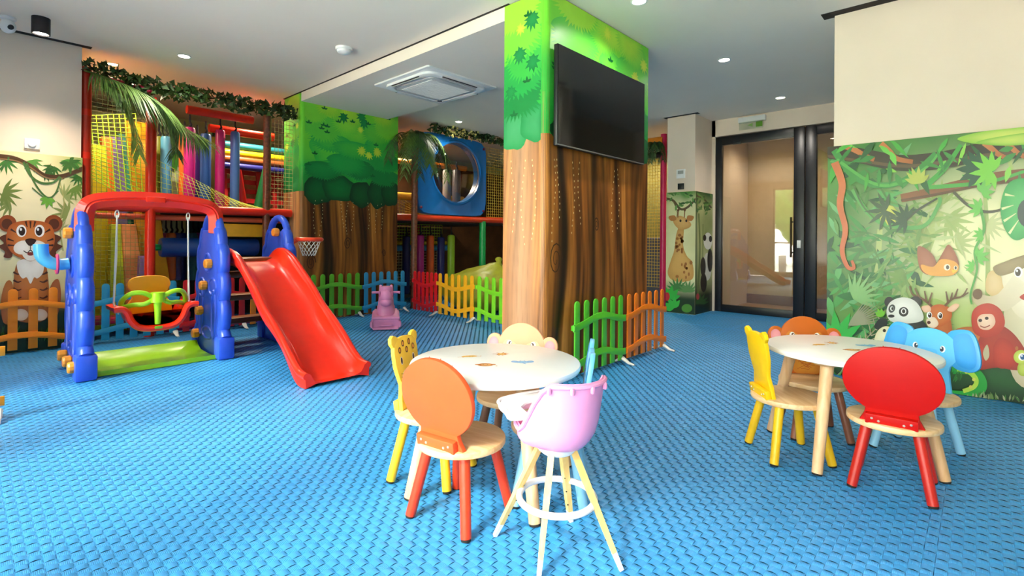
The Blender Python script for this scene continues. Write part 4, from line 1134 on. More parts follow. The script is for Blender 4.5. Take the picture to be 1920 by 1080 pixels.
b = new(); wbox(b, 1.31, 6.95, PY + 0.04, 8.2, 1.255, 1.29); fp('deck', b, M_deck)
# hidden depth: dark rear padding
b = new(); wbox(b, 4.1, 9.1, 8.25, 8.35, 0, 2.5); fp('rear_panel', b, mat('rear_boards_brown', '#5a3a1c', 0.7, vary=0.3, scale=4))
b = new(); wbox(b, 2.1, 4.1, 7.95, 8.05, 0, 1.25); fp('rear_panel', b, mat('rear_boards_teal', '#2c4a44', 0.7, vary=0.2))

# ---- nets: straight cords knotted on a grid
def net(name, P00, P10, P01, P11, nu, nv, r, m):
    P00, P10, P01, P11 = map(Vector, (P00, P10, P01, P11)); b = new()
    L = lambda a, c, t: a * (1 - t) + c * t
    for i in range(nu + 1): tube(b, [L(P00, P10, i / nu), L(P01, P11, i / nu)], r, 4, cap=False)
    for j in range(nv + 1): tube(b, [L(P00, P01, j / nv), L(P10, P11, j / nv)], r, 4, cap=False)
    return fp(name, b, m, kind='stuff')
net('net', (0.82, PY, 0.15), (1.24, PY, 0.15), (0.82, PY, 2.46), (1.24, PY, 2.44), 11, 58, 0.0015, mat('moss_net_cord', '#7a8238', 0.8))
net('net', (0.82, PY + 0.03, 1.55), (1.24, PY + 0.03, 1.30), (0.82, PY + 0.45, 2.2), (1.24, PY + 0.45, 2.3), 9, 18, 0.0045, mat('bright_lime_cord', '#a8d81c', 0.6))
net('net', (1.33, PY, 1.34), (2.37, PY, 1.34), (1.33, PY, 1.78), (2.2, PY + 0.3, 1.42), 20, 8, 0.0022, M_netl)
net('net', (2.46, PY, 1.34), (2.72, PY, 1.34), (2.46, PY, 2.40), (2.72, PY, 2.40), 6, 22, 0.0025, M_netd)
net('net', (4.10, PY, 1.36), (4.55, PY, 1.36), (4.10, PY, 1.70), (4.55, PY, 1.45), 8, 5, 0.003, M_nety)
net('net', (6.02, PY, 1.38), (6.88, PY, 1.38), (6.02, PY, 2.55), (6.88, PY, 2.55), 18, 25, 0.0035, M_nety)
net('net', (4.9, 7.2, 0.95), (5.95, 7.2, 0.95), (4.9, 7.2, 1.25), (5.95, 7.2, 1.25), 18, 6, 0.0055, M_netl)
net('net', (4.9, 7.2, 0.2), (5.95, 7.2, 0.2), (4.9, 7.2, 0.80), (5.95, 7.2, 0.80), 18, 12, 0.0055, mat('cream_net_cord', '#d8cfa8', 0.7))
pipe('beam', (4.7, 7.15, 0.93), (6.0, 7.15, 0.93), 0.035, mat('yellow_foam_pipe', '#e8c81c', 0.3)); pipe('beam', (4.7, 7.12, 0.84), (6.0, 7.12, 0.84), 0.05, mat('sky_foam_pipe', '#62b4dc', 0.3))

# ---- leaning foam slabs behind the first net
def slab(p0, p1, w, y, col, th=0.14):
    """tall foam slab leaning in the XZ plane"""
    b = new(); p0, p1 = Vector(p0), Vector(p1)
    o = [(p0.x, p0.y), (p0.x + w, p0.y), (p1.x + w * 0.7, p1.y), (p1.x, p1.y)]
    prism(b, o, y, y + th, Matrix(((1, 0, 0, 0), (0, 0, 1, 0), (0, 1, 0, 0), (0, 0, 0, 1))), 0.012)
    fp('foam_slab', b, mat('foam_' + col, col, 0.4, vary=0.06))
def slab_px(x0, y0, x1, y1, w, Y, col):
    a, c = on_y(x0, y0, Y), on_y(x1, y1, Y)
    slab((a.x, max(0.02, a.z)), (c.x, c.z), w, Y, col)
slab_px(172, 620, 174, 270, 0.16, 6.75, '#e6d81a')
slab_px(196, 620, 190, 255, 0.14, 6.95, '#f0801c')
slab_px(214, 600, 204, 255, 0.18, 7.10, '#7a6aa8')
slab_px(250, 600, 222, 250, 0.20, 7.25, '#35a487')
slab_px(270, 560, 238, 225, 0.26, 6.60, '#f2b418')
slab_px(206, 640, 208, 420, 0.2, 6.55, '#c8e024')
slab_px(240, 640, 228, 420, 0.18, 6.50, '#f09a5a')
slab_px(255, 640, 262, 480, 0.14, 6.42, '#9a78b8')
b = new(); bx(b, (1.25, 6.45, 0.16), (0.9, 0.3, 0.06), bev=0.01); fp('foam_step', b, mat('foam_crimson', '#c0184a', 0.4))
b = new(); wbox(b, 0.80, 2.0, 8.0, 8.06, 0.0, 2.55); fp('rear_panel', b, mat('rear_boards_mint', '#dcecc8', 0.7, vary=0.1, scale=2))
# jungle leaves cut out of foam board along the mint wall
rnd = random.Random(4)
for k in range(9):
    b = new(); x = 0.9 + 0.12 * k + rnd.uniform(-0.04, 0.04); z = 1.75 + rnd.uniform(0, 0.35)
    o = []
    for j in range(18):
        a = 2 * PI * j / 18; q = 0.16 * (1 if j % 2 else 0.68); o.append((x + q * math.cos(a), z + q * math.sin(a)))
    prism(b, o, 7.96, 7.99, Matrix(((1, 0, 0, 0), (0, 0, 1, 0), (0, 1, 0, 0), (0, 0, 0, 1)))); fp('leaf_board', b, mat('leaf_board_green', '#4ab02c', 0.5, vary=0.25))

# ---- far end of the upper floor: red strap wall, striped tubes, leaning wedges
for k in range(6):
    b = new(); wbox(b, 2.05, 3.1, 7.28, 7.30, 1.34 + k * 0.125, 1.40 + k * 0.125); fp('strap', b, mat('red_strap', '#b0161c', 0.5, vary=0.1))
for k in range(5):
    b = new(); o = [(2.12 + k * 0.21, 1.30), (2.17 + k * 0.21, 1.30), (2.13 + k * 0.21, 2.02), (2.08 + k * 0.21, 2.02)]
    prism(b, o, 7.24, 7.262, Matrix(((1, 0, 0, 0), (0, 0, 1, 0), (0, 1, 0, 0), (0, 0, 0, 1)))); fp('strap', b, mat('red_strap', '#b0161c', 0.5))
b = new(); wbox(b, 2.0, 3.2, 7.5, 7.55, 1.3, 2.1); fp('rear_panel', b, mat('rear_boards_cream', '#b8a070', 0.7, vary=0.2))
for z, col in ((2.20, '#2a7f8c'), (2.10, '#e2cf1c'), (2.02, '#a05a2c'), (1.93, '#2a2f86')): pipe('beam', (2.0, 7.15, z), (3.3, 7.15, z), 0.045, mat('stripe_' + col, col, 0.35))
for x0, x1, col in ((455, 448, '#d81a1c'), (484, 496, '#1e8a44')):
    a = on_y(x0, 390, 6.6); c = on_y(x1, 318, 6.6); b = new(); tube(b, [(a.x, 6.6, 1.30), (c.x, 6.6, c.z)], [0.07, 0.025], 12); fp('foam_wedge', b, mat('wedge_' + col, col, 0.35))

# ---- blue panel with the bubble window
b = new(); wx, wz, wr = 5.32, 2.05, 0.46
N = 48; outer = []
hx_, hz_ = 0.71, 0.625; pcx, pcz = 5.265, 1.995
for k in range(N):
    a = 2 * PI * k / N; c, s = math.cos(a), math.sin(a); m_ = max(abs(c) / hx_, abs(s) / hz_); q = (abs(c / hx_) ** 8 + abs(s / hz_) ** 8) ** (-1 / 8)
    outer.append((pcx + c * q, pcz + s * q))
inner = [(wx + (wr + 0.03) * math.cos(2 * PI * k / N), wz + (wr + 0.01) * math.sin(2 * PI * k / N)) for k in range(N)]
def loop(pts, y): return [b.verts.new((x, y, z)) for x, z in pts]
shr = lambda pts, f, cx, cz: [(cx + (x - cx) * f, cz + (z - cz) * f) for x, z in pts]
Ls = [loop(outer, PY + 0.10), loop(outer, PY - 0.01), loop(shr(outer, 0.985, pcx, pcz), PY - 0.035), loop(shr(inner, 1.10, wx, wz), PY - 0.035), loop(shr(inner, 1.05, wx, wz), PY - 0.055), loop(inner, PY - 0.05), loop(inner, PY + 0.10)]
for A_, B_ in zip(Ls, Ls[1:] + Ls[:1]):
    for k in range(N): b.faces.new((A_[k], A_[(k + 1) % N], B_[(k + 1) % N], B_[k]))
PN = fp('window_panel', b, M_bpanel, sharp=40)
b = new(); rows = []
for j in range(9):
    a = (PI / 2) * j / 8; rr = wr * math.cos(a); dy = 0.16 * math.sin(a)
    rows.append([b.verts.new((wx + rr * math.cos(2 * PI * k / 32), PY - 0.03 - dy, wz + rr * math.sin(2 * PI * k / 32))) for k in range(32)] if j < 8 else [b.verts.new((wx, PY - 0.03 - dy, wz))])
for A_, B_ in zip(rows, rows[1:]):
    for k in range(32):
        if len(B_) == 1: b.faces.new((A_[k], A_[(k + 1) % 32], B_[0]))
        else: b.faces.new((A_[k], A_[(k + 1) % 32], B_[(k + 1) % 32], B_[k]))
fp('bubble_window', b, M_clear, PN, sharp=180)
for x, z in ((4.62, 1.47), (5.90, 1.47), (4.62, 2.50), (5.90, 2.50), (4.60, 1.98)):
    b = new(); ball(b, (x, PY - 0.045, z), (0.022, 0.014, 0.022), 10, 6); fp('panel_bolt', b, mat('maroon_cap', '#7a1840', 0.4), PN)
pipe('beam', (4.6, 7.3, 2.32), (6.6, 7.3, 2.36), 0.05, mat('orange_tube', '#e88a1c', 0.35))
pipe('beam', (4.6, 7.6, 1.75), (6.8, 7.6, 1.78), 0.07, mat('amber_tube', '#d8b040', 0.35))
b = new(); wbox(b, 5.2, 5.75, 6.9, 7.3, 1.29, 1.62); fp('foam_block', b, mat('foam_ochre', '#c07a1c', 0.5))
# yellow signboard and its frame under the deck
a = on_y(426, 444, 6.30); c = on_y(497, 421, 6.30)
b = new(); bx(b, ((a.x + c.x) / 2, 6.30, (a.z + c.z) / 2), (c.x - a.x + 0.1, 0.05, c.z - a.z), bev=0.01); fp('foam_board', b, mat('foam_amber', '#e8a820', 0.4))
# side return by the doors
pipe('post', (7.15, 3.49, 0), (7.15, 3.49, 2.60), 0.045, M_mag)
pipe('beam', (7.15, 3.49, 2.30), (7.15, 5.2, 2.30), 0.045, mat('dark_tube', '#2a1a14', 0.4))
pipe('beam', (7.15, 3.49, 2.50), (7.15, 5.2, 2.50), 0.07, mat('orange_tube', '#e88a1c', 0.35))
net('net', (7.15, 3.54, 0.3), (7.15, 4.6, 0.3), (7.15, 3.54, 2.28), (7.15, 4.6, 2.28), 24, 42, 0.0028, M_nety)
b = new(); wbox(b, 7.45, 8.3, 3.5, 5.2, 0, 1.05, 0.05); fp('foam_block', b, mat('foam_charcoal', '#4a4a52', 0.5))
b = new(); wbox(b, 8.5, 8.6, 3.4, 6.5, 0, 2.5); fp('rear_panel', b, mat('rear_boards_olive', '#7c7434', 0.7, vary=0.2))

# ---- hanging and horizontal rollers (each one hangs free: a thing of its own)
def roller(label, x, y, z0, z1, r, col, grp):
    T = thing('punch_roller', label, 'foam roller', (x, y, z0), 0, grp)
    h = z1 - z0; m = mat('vinyl_' + col, col, 0.38, vary=0.06)
    b = new(); lathe(b, [(0, 0), (r * 0.85, 0), (r, 0.02), (r, h - 0.03), (r * 0.8, h - 0.008), (0, h)], 20); obj('body', b, m, T)
    b = new(); tube(b, [(0, 0, h - 0.005), (r * 0.25, 0, h + 0.03), (0, 0, h + 0.06), (0, 0, h + 0.14)], [r * 0.3, r * 0.22, r * 0.2, 0.008], 8); obj('tie_strap', b, mat('black_webbing', '#15131a', 0.7), T)
def roller_px(label, px, ytop, ybot, Y, r, col, grp, zfloor=None):
    a = on_y(px, ytop, Y); c = on_y(px, ybot, Y); z0 = c.z if zfloor is None else zfloor
    roller(label, a.x, Y, z0, a.z, r, col, grp)
g1 = 'rollers hanging on the upper floor of the play frame'
for lab, px, yt, yb_, Y, r, col in (
        ('orange roller hanging next to the palm frond', 346, 250, 385, 6.62, 0.052, '#e8681a'), ('magenta roller hanging below the palm frond tip', 356, 238, 386, 6.45, 0.055, '#c81a7c'),
        ('dark violet roller half hidden behind the magenta ones', 370, 256, 380, 6.85, 0.05, '#4a2a8c'), ('steel blue roller hanging in the middle of the upper row', 386, 250, 384, 6.55, 0.055, '#2c5a9c'),
        ('olive roller behind the second magenta roller', 399, 256, 384, 6.80, 0.05, '#8c8a2a'), ('magenta roller under the short red beam', 413, 243, 386, 6.45, 0.05, '#c0146c'),
        ('slate blue roller at the end of the red beam', 441, 246, 390, 6.45, 0.05, '#4a70b0'), ('sky blue roller behind the red front post', 312, 255, 388, 6.75, 0.055, '#5aaad0'),
        ('olive green roller just beside the red front post', 298, 255, 388, 6.95, 0.06, '#8a9a2c'), ('purple roller between the olive and sky blue ones', 305, 258, 386, 7.25, 0.05, '#5a3a8c')):
    roller_px(lab, px, yt, yb_, Y, r, col, g1, zfloor=1.31)
g2 = 'rollers hanging under the left deck'
for lab, px, Y, col in (('navy roller under the deck beside the red post', 302, 7.0, '#3a3f8c'), ('lilac pink roller behind the blue horizontal roller', 311, 6.9, '#d070b0'), ('bright orange roller behind the blue horizontal roller', 321, 6.76, '#f0803c'),
                         ('slate violet roller behind the blue horizontal roller', 331, 6.95, '#6a6aa8'), ('deep blue roller near the right rope of the swing', 341, 7.15, '#243a8c'), ('teal roller seen between rope and blue tower', 362, 7.0, '#3a8a8c'), ('plum roller seen between rope and blue tower', 372, 7.1, '#8a4a98')):
    roller_px(lab, px, 436, 525, Y, 0.05, col, g2)
g3 = 'rollers hanging under the right deck'
for lab, px, yt, Y, col in (('dark navy roller to the left of the palm trunk', 762, 442, 6.75, '#2a2a68'), ('magenta roller directly beside the palm trunk', 788, 440, 6.55, '#b0187c'), ('burnt orange roller between magenta and navy rollers', 807, 441, 6.60, '#d8561a'),
                             ('navy roller between orange and lime rollers', 827, 444, 6.65, '#24246a'), ('lime green roller under the bubble window', 846, 440, 6.55, '#9cc42c')):
    roller_px(lab, px, yt, 540, Y, 0.062, col, g3, zfloor=0.12)
for lab, px, Y in (('grey roller seen through the bubble window on the left', 838, 7.0), ('charcoal roller seen through the bubble window in the middle', 856, 6.85)):
    roller_px(lab, px, 318, 392, Y, 0.075, '#4a4448' if Y < 6.9 else '#7a7472', 'rollers behind the bubble window', zfloor=1.31)
T = thing('horizontal_roller', 'big navy horizontal foam roller under the red deck beam', 'foam roller', (0, 0, 0))
a = on_y(300, 464, 6.42); c = on_y(478, 462, 6.42)
b = new(); rr = 0.105; tube(b, [(a.x, 6.42, a.z), (a.x + 0.02, 6.42, a.z), (c.x, 6.42, a.z), (c.x + 0.02, 6.42, a.z)], [rr * 0.9, rr, rr, rr * 0.9], 24); obj('body', b, M_navy, T)
b = new(); tube(b, [(a.x - 0.10, 6.42, a.z), (a.x, 6.42, a.z)], 0.035, 12); obj('axle', b, M_gpipe, T)

# ---- palm with a ringed trunk, loose palm branches, ivy garlands
M_palm = mat('palm_green', '#5a7a32', 0.5, vary=0.35, scale=20); M_palmd = mat('palm_dark_green', '#3a5a28', 0.5, vary=0.35, scale=20); M_rach = mat('palm_rib', '#6a7a30', 0.6)
def frond(parent, pts, ln, m, n=34, droop=0.55, w=0.016, seed=0):
    n = int(n * 1.6); w *= 0.85
    """one palm leaf: a rib with two rows of drooping leaflets"""
    rnd = random.Random(seed); b = new()
    P = smooth_loop(pts, 8, closed=False); N = len(P)
    tube(b, P, [0.009 * (1 - 0.8 * i / N) for i in range(N)], 5)
    for k in range(n):
        t = 0.08 + 0.92 * k / n; i = min(N - 2, int(t * (N - 1))); p = P[i].lerp(P[i + 1], t * (N - 1) - i); d = (P[i + 1] - P[i]).normalized()
        side = d.cross(Vector((0, 0, 1)))
        if side.length < 0.1: side = Vector((1, 0, 0))
        side.normalize(); L = ln * (0.55 + 0.45 * math.sin(PI * min(1, t * 0.85 + 0.12))) * rnd.uniform(0.85, 1.1)
        for s in (-1, 1):
            dr = (side * s * 0.75 + d * 0.55 + Vector((0, 0, -droop * rnd.uniform(0.5, 1.3)))).normalized()
            nrm = d.cross(dr).normalized(); wv = dr.cross(nrm).normalized() * w / 2
            e1 = p + dr * L * 0.45; e2 = p + dr * L + Vector((0, 0, -L * 0.28 * droop))
            v = [b.verts.new(q) for q in (p - wv * 0.6, p + wv * 0.6, e1 + wv, e1 - wv, e2)]
            b.faces.new((v[0], v[1], v[2], v[3])); b.faces.new((v[3], v[2], v[4]))
    return obj('frond', b, m, parent, sharp=180)
PT = thing('palm_tree', 'artificial palm tree with ringed brown trunk beside the far tree pillar', 'palm', (4.44, 6.0, 0))
b = new(); prof = []
for k in range(24):
    z = k * 0.09; prof += [(0.046, z), (0.043, z + 0.045), (0.047, z + 0.085)]
lathe(b, prof + [(0.05, 2.2), (0.06, 2.32), (0.0, 2.36)], 16); obj('trunk', b, mat('palm_trunk_bark', '#7a4630', 0.45, vary=0.35, scale=30), PT)
for k in range(13):
    a = 2 * PI * k / 13 + 0.3; ln = 0.44 + 0.1 * math.sin(k * 2.3); up = 0.26 + 0.05 * math.cos(k * 1.7)
    c, s = math.cos(a), math.sin(a) * 0.62
    if s > 0.3: ln *= 0.7
    if c < -0.15: s = -abs(s) - 0.45
    pts = [(0, 0, 2.30), (c * ln * 0.35, s * ln * 0.35, 2.30 + up * 0.7), (c * ln * 0.75, s * ln * 0.75, 2.30 + up * 0.62), (c * ln * 1.08, s * ln * 1.05, 2.30 - 0.02), (c * ln * 1.22, s * ln * 1.18, 2.30 - 0.26 - 0.1 * (k % 3))]
    frond(PT, pts, 0.22, M_palm if k % 2 else M_palmd, 26, 0.6, 0.015, k)
def branch(label, ptspx, Y, ln, m, seed, n=40):
    P = [on_y(x, y, Y + dy) for x, y, dy in ptspx]
    o = P[0].copy(); T = thing('palm_branch', label, 'palm leaf', o, 0, 'loose palm leaves on the play frame')
    frond(T, [p - o for p in P], ln, m, n, 0.7, 0.014, seed)
branch('long arching palm leaf sweeping over the first net', [(158, 132, 0), (200, 146, -0.15), (258, 170, -0.25), (315, 205, -0.25), (348, 240, -0.2), (390, 262, -0.15)], 6.05, 0.36, M_palm, 1, 60)
branch('palm leaf bending down across the net', [(185, 140, 0), (225, 175, -0.1), (250, 225, -0.12), (262, 290, -0.1)], 6.02, 0.25, M_palm, 2, 38)
branch('dark palm leaf hanging beside the red post', [(265, 168, 0), (300, 195, -0.08), (322, 235, -0.1), (330, 290, -0.1)], 6.08, 0.24, M_palmd, 3, 38)
PB = thing('palm_plant', 'small dark palm plant on top of the magenta post', 'palm', (7.02, 3.56, 2.40), 0)
for k in range(7):
    a = 2 * PI * k / 7; c, s = math.cos(a), math.sin(a)
    frond(PB, [(0, 0, 0), (c * 0.06 - 0.02, s * 0.06, 0.06), (c * 0.13 - 0.03, s * 0.13, 0.02), (c * 0.18 - 0.03, s * 0.16, -0.22)], 0.11, M_palmd, 18, 0.7, 0.014, k + 60)
def garland(label, p, q, n, drop, seed, flowers=None):
    rnd = random.Random(seed); p, q = Vector(p), Vector(q)
    T = thing('ivy_garland', label, 'garland', p, 0, 'ivy garlands along the top of the play frame')
    b = new(); P = [p.lerp(q, k / 20) + Vector((0, 0, 0.02 * math.sin(k * 1.3))) for k in range(21)]
    tube(b, [x - p for x in P], 0.009, 5); obj('stem', b, mat('ivy_stem', '#3a3018', 0.8), T)
    b = new()
    for k in range(n):
        t = rnd.random(); c = p.lerp(q, t) - p + Vector((rnd.uniform(-0.03, 0.03), rnd.uniform(-0.09, 0.05), rnd.uniform(-drop, 0.06)))
        s = rnd.uniform(0.022, 0.045); M = Euler((rnd.uniform(0.3, 2.4), rnd.uniform(-0.7, 0.7), rnd.uniform(0, 6.28))).to_matrix()
        v = [b.verts.new(c + M @ Vector(x) * s) for x in ((0, -0.2, 0), (0.9, -0.3, 0.1), (0.55, 0.35, 0.0), (0, 1.3, -0.1), (-0.55, 0.35, 0), (-0.9, -0.3, 0.1))]
        b.faces.new(v)
    tag(obj('leaves', b, mat('ivy_green', '#2c4a1a', 0.5, vary=0.5, scale=30), T, sharp=180), kind='stuff')
    if flowers:
        b = new()
        for k in range(flowers[1]):
            c = p.lerp(q, rnd.uniform(*flowers[0])) - p + Vector((0, rnd.uniform(-0.13, -0.05), rnd.uniform(-0.1, 0.08))); s = rnd.uniform(0.015, 0.03)
            M = Euler((rnd.uniform(0.9, 2.0), rnd.uniform(-0.5, 0.5), rnd.uniform(-1, 1))).to_matrix()
            v = [b.verts.new(c + M @ Vector((math.cos(j * PI / 5) * (1 if j % 2 else 0.4), math.sin(j * PI / 5) * (1 if j % 2 else 0.4), 0)) * s) for j in range(10)]
            b.faces.new(v)
        tag(obj('blossoms', b, mat('pale_yellow_blossom', '#e8e088', 0.5, vary=0.2), T, sharp=180), kind='stuff')
garland('dark ivy garland above the hanging rollers', (1.05, 6.06, 2.50), (2.71, 6.06, 2.50), 620, 0.10, 3)
garland('ivy garland with pale blossoms above the bubble window panel', (4.75, 6.03, 2.66), (6.9, 6.03, 2.68), 520, 0.07, 8, ((0.12, 0.42), 90))
garland('short ivy sprig at the top of the brick red post', (0.75, 6.03, 2.56), (1.15, 6.0, 2.50), 110, 0.05, 9)

# ---- olive bean bag behind the yellow fence
BB = thing('bean_bag', 'crumpled olive green bean bag behind the yellow fence', 'bean bag', (4.93, 5.08, 0))
b = new(); bmesh.ops.create_icosphere(b, subdivisions=4, radius=1.0)
for v in b.verts:
    p = v.co.copy(); n_ = mnoise.noise(p * 2.2) * 0.13 + abs(mnoise.noise(p * 4.5 + Vector((3, 1, 2)))) * 0.10
    pk = max(0, p.z) ** 2
    v.co = Vector((p.x * 0.50 * (1 - 0.45 * pk) * (1 + n_), p.y * 0.62 * (1 - 0.5 * pk) * (1 + n_) - 0.26 * pk, 0.30 + p.z * (0.30 if p.z < 0 else 0.36) * (1 + n_ * 0.8)))
zm = min(v.co.z for v in b.verts)
for v in b.verts: v.co.z -= zm
obj('cover', b, mat('olive_vinyl', '#a8a822', 0.42, vary=0.12), BB, sharp=70)
b = new(); tube(b, [(0.0, -0.30, 0.63), (0.0, -0.31, 0.70), (0.02, -0.29, 0.73)], [0.06, 0.035, 0.05], 10); obj('gathered_top', b, mat('olive_vinyl', '#a8a822'), BB)
# ================================================================== CEILING FITTINGS
M_lamp = mat('lamp_diffuser', '#fff3df', 0.4, vary=0, emit='#fff0d8', estr=18.0)
M_lampw = mat('lamp_diffuser_warm', '#ffe2b0', 0.4, vary=0, emit='#ffd9a0', estr=14.0)
def downlight(label, x, y, z=None, w=None, warm=False, col=(1, 0.93, 0.82)):
    z = CEIL if z is None else z
    T = thing('ceiling_downlight', label, 'downlight', (x, y, z), 0, 'recessed ceiling downlights')
    b = new(); lathe(b, [(0.052, 0), (0.058, -0.001), (0.060, -0.004), (0.054, -0.007), (0.048, -0.006), (0.045, -0.001), (0.045, 0.0)], 28); obj('trim_ring', b, M_white, T)
    b = new(); lathe(b, [(0, -0.0025), (0.044, -0.0025), (0.044, 0.0), (0, 0.0)], 24); obj('lens', b, M_lampw if warm else M_lamp, T)
    ld = bpy.data.lights.new('downlight_beam', 'SPOT'); ld.energy = (w or DOWNLIGHT_W); ld.spot_size = R(150); ld.spot_blend = 0.9; ld.color = (1, 0.82, 0.58) if warm else col
    ld.shadow_soft_size = 0.04
    lo = bpy.data.objects.new('downlight_beam', ld); COL.objects.link(lo); lo.parent = T; lo.location = (0, 0, -0.02)
downlight('recessed downlight above the swing set', 1.435, 5.612)
downlight('recessed downlight in front of the television column', 3.32, 1.821)
downlight('recessed downlight between television column and mural wall', 4.938, 1.802)
downlight('recessed downlight nearest to the glass doors', 6.68, 1.773)
downlight('recessed downlight above the bubble window panel', 4.972, 5.657)
for lab, x, y in (('added unseen downlight inside the play frame near the mint wall', 1.02, 6.42), ('added unseen downlight over the play frame upper floor', 2.6, 6.75), ('added unseen downlight behind the bubble window', 5.4, 7.2), ('added unseen downlight over the door side of the play frame', 7.9, 4.3)):  # unseen lamps added to brighten the inside of the play frame
    downlight(lab, x, y, w=DOWNLIGHT_W * (1.1 if x < 1.1 else 2.4), warm=True)
downlight('warm corridor downlight seen through the glass door', 8.1, 2.25, 2.62, DOWNLIGHT_W * 0.6, True)
downlight('warm corridor downlight further along the corridor', 8.1, 1.1, 2.62, DOWNLIGHT_W * 0.5, True)
# surface mounted black spotlight
T = thing('surface_spotlight', 'black cylinder spotlight mounted on the ceiling by the camera', 'spotlight', (0.415, 5.50, CEIL))
b = new(); lathe(b, [(0, 0), (0.058, 0), (0.058, -0.13), (0.05, -0.13), (0.047, -0.115), (0, -0.115)], 28); obj('housing', b, mat('matt_black_metal', '#1a1620', 0.45), T)
b = new(); lathe(b, [(0, -0.1155), (0.046, -0.1155), (0.044, -0.122), (0, -0.127)], 20); obj('lens', b, M_lamp, T)
ld = bpy.data.lights.new('spot_beam', 'SPOT'); ld.energy = DOWNLIGHT_W * 1.7; ld.spot_size = R(105); ld.spot_blend = 0.8; ld.color = (1, 0.84, 0.64); ld.shadow_soft_size = 0.04
lo = bpy.data.objects.new('spot_beam', ld); COL.objects.link(lo); lo.parent = T; lo.location = (0, 0, -0.14)
# security camera
T = thing('security_camera', 'white security camera under the ceiling at the tiger wall', 'camera', (0.235, 5.68, CEIL))
b = new(); lathe(b, [(0, 0), (0.05, 0), (0.05, -0.02), (0.03, -0.035), (0, -0.035)], 20); obj('mount', b, M_white, T)
b = new(); ball(b, (0, -0.01, -0.075), (0.05, 0.055, 0.055), 18, 12); B_ = obj('body', b, M_white, T)
b = new(); ball(b, (0.012, -0.052, -0.088), (0.022, 0.016, 0.022), 12, 8); obj('lens', b, M_black, B_)
# smoke detector
T = thing('smoke_detector', 'round white smoke detector on the ceiling', 'smoke detector', (2.356, 4.266, CEIL))
b = new(); lathe(b, [(0, 0), (0.075, 0), (0.075, -0.015), (0.07, -0.022), (0, -0.022)], 30); obj('base', b, M_white, T)
b = new(); lathe(b, [(0, -0.022), (0.062, -0.022), (0.058, -0.042), (0.04, -0.052), (0, -0.055)], 30); obj('cover', b, M_white, T)
# ceiling cassette air conditioner
T = thing('air_conditioner', 'white square ceiling cassette air conditioner on the soffit', 'air conditioner', (3.40, 4.24, SOF))
def rrect(h, r, n=6):
    o = []
    for cx_, cy_, a0 in ((h - r, h - r, 0), (-h + r, h - r, 90), (-h + r, -h + r, 180), (h - r, -h + r, 270)):
        for k in range(n + 1): o.append((cx_ + r * math.cos(R(a0 + 90 * k / n)), cy_ + r * math.sin(R(a0 + 90 * k / n))))
    return o
M_acg = mat('ac_grey_plastic', '#c4c4c4', 0.4, vary=0.02)
b = new(); prism(b, rrect(0.46, 0.02), -0.018, 0, None, 0.004); obj('cover_panel', b, M_white, T)
b = new()
rings = [(0.40, -0.018, 0.12), (0.40, -0.040, 0.12), (0.385, -0.048, 0.115), (0.335, -0.048, 0.10), (0.33, -0.030, 0.10)]
L_ = [[b.verts.new((x, y, z)) for x, y in rrect(h, r, 8)] for h, z, r in rings]
for A_, B_ in zip(L_, L_[1:]):
    for k in range(len(A_)): b.faces.new((A_[k], A_[(k + 1) % len(A_)], B_[(k + 1) % len(A_)], B_[k]))
obj('outlet_frame', b, M_white, T)
for k in range(4):
    b = new(); bx(b, (0, -0.365, -0.050), (0.46, 0.035, 0.006), rot=Euler((R(14), 0, 0)).to_matrix(), bev=0.002); o = obj('air_louver', b, M_acg, T, rot=(0, 0, k * PI / 2))
    b = new(); bx(b, (0, -0.392, -0.047), (0.46, 0.012, 0.006)); obj('outlet_slot', b, M_black, T, rot=(0, 0, k * PI / 2))
b = new(); prism(b, rrect(0.31, 0.07), -0.050, -0.022, None, 0.006); GR = obj('intake_frame', b, M_acg, T)
for k in range(25):
    b = new(); bx(b, (-0.252 + k * 0.021, 0, -0.052), (0.010, 0.50, 0.008)); obj('grille_slat', b, M_white, GR)
for k in range(4):
    b = new(); bx(b, (0, -0.19 + k * 0.125, -0.0505), (0.52, 0.008, 0.006)); obj('grille_rib', b, M_white, GR)
b = new(); bx(b, (0.30, 0.30, -0.05), (0.05, 0.02, 0.008), rot=Euler((0, 0, R(-45))).to_matrix()); obj('sensor_eye', b, M_black, T)

# ================================================================== TELEVISION, SIGN, SWITCHES
T = thing('television', 'large black flat television mounted on the printed tree column', 'television', (3.40, 2.14, 1.655))
b = new(); bx(b, (0, 0.02, 0.352), (1.235, 0.035, 0.705), bev=0.006); obj('casing', b, mat('tv_black_plastic', '#0c0c0e', 0.4), T)
b = new(); bx(b, (0, 0.0015, 0.356), (1.222, 0.004, 0.688)); obj('screen', b, mat('tv_screen_glass', '#050506', 0.08, vary=0, coat=0.4), T)
b = new(); bx(b, (0, 0.001, 0.006), (1.225, 0.008, 0.009), bev=0.002); obj('bottom_trim', b, mat('tv_trim_silver', '#8a8a8e', 0.3, metal=0.8), T)
b = new(); bx(b, (0, 0.046, 0.35), (0.4, 0.018, 0.4)); obj('wall_bracket', b, M_black, T)
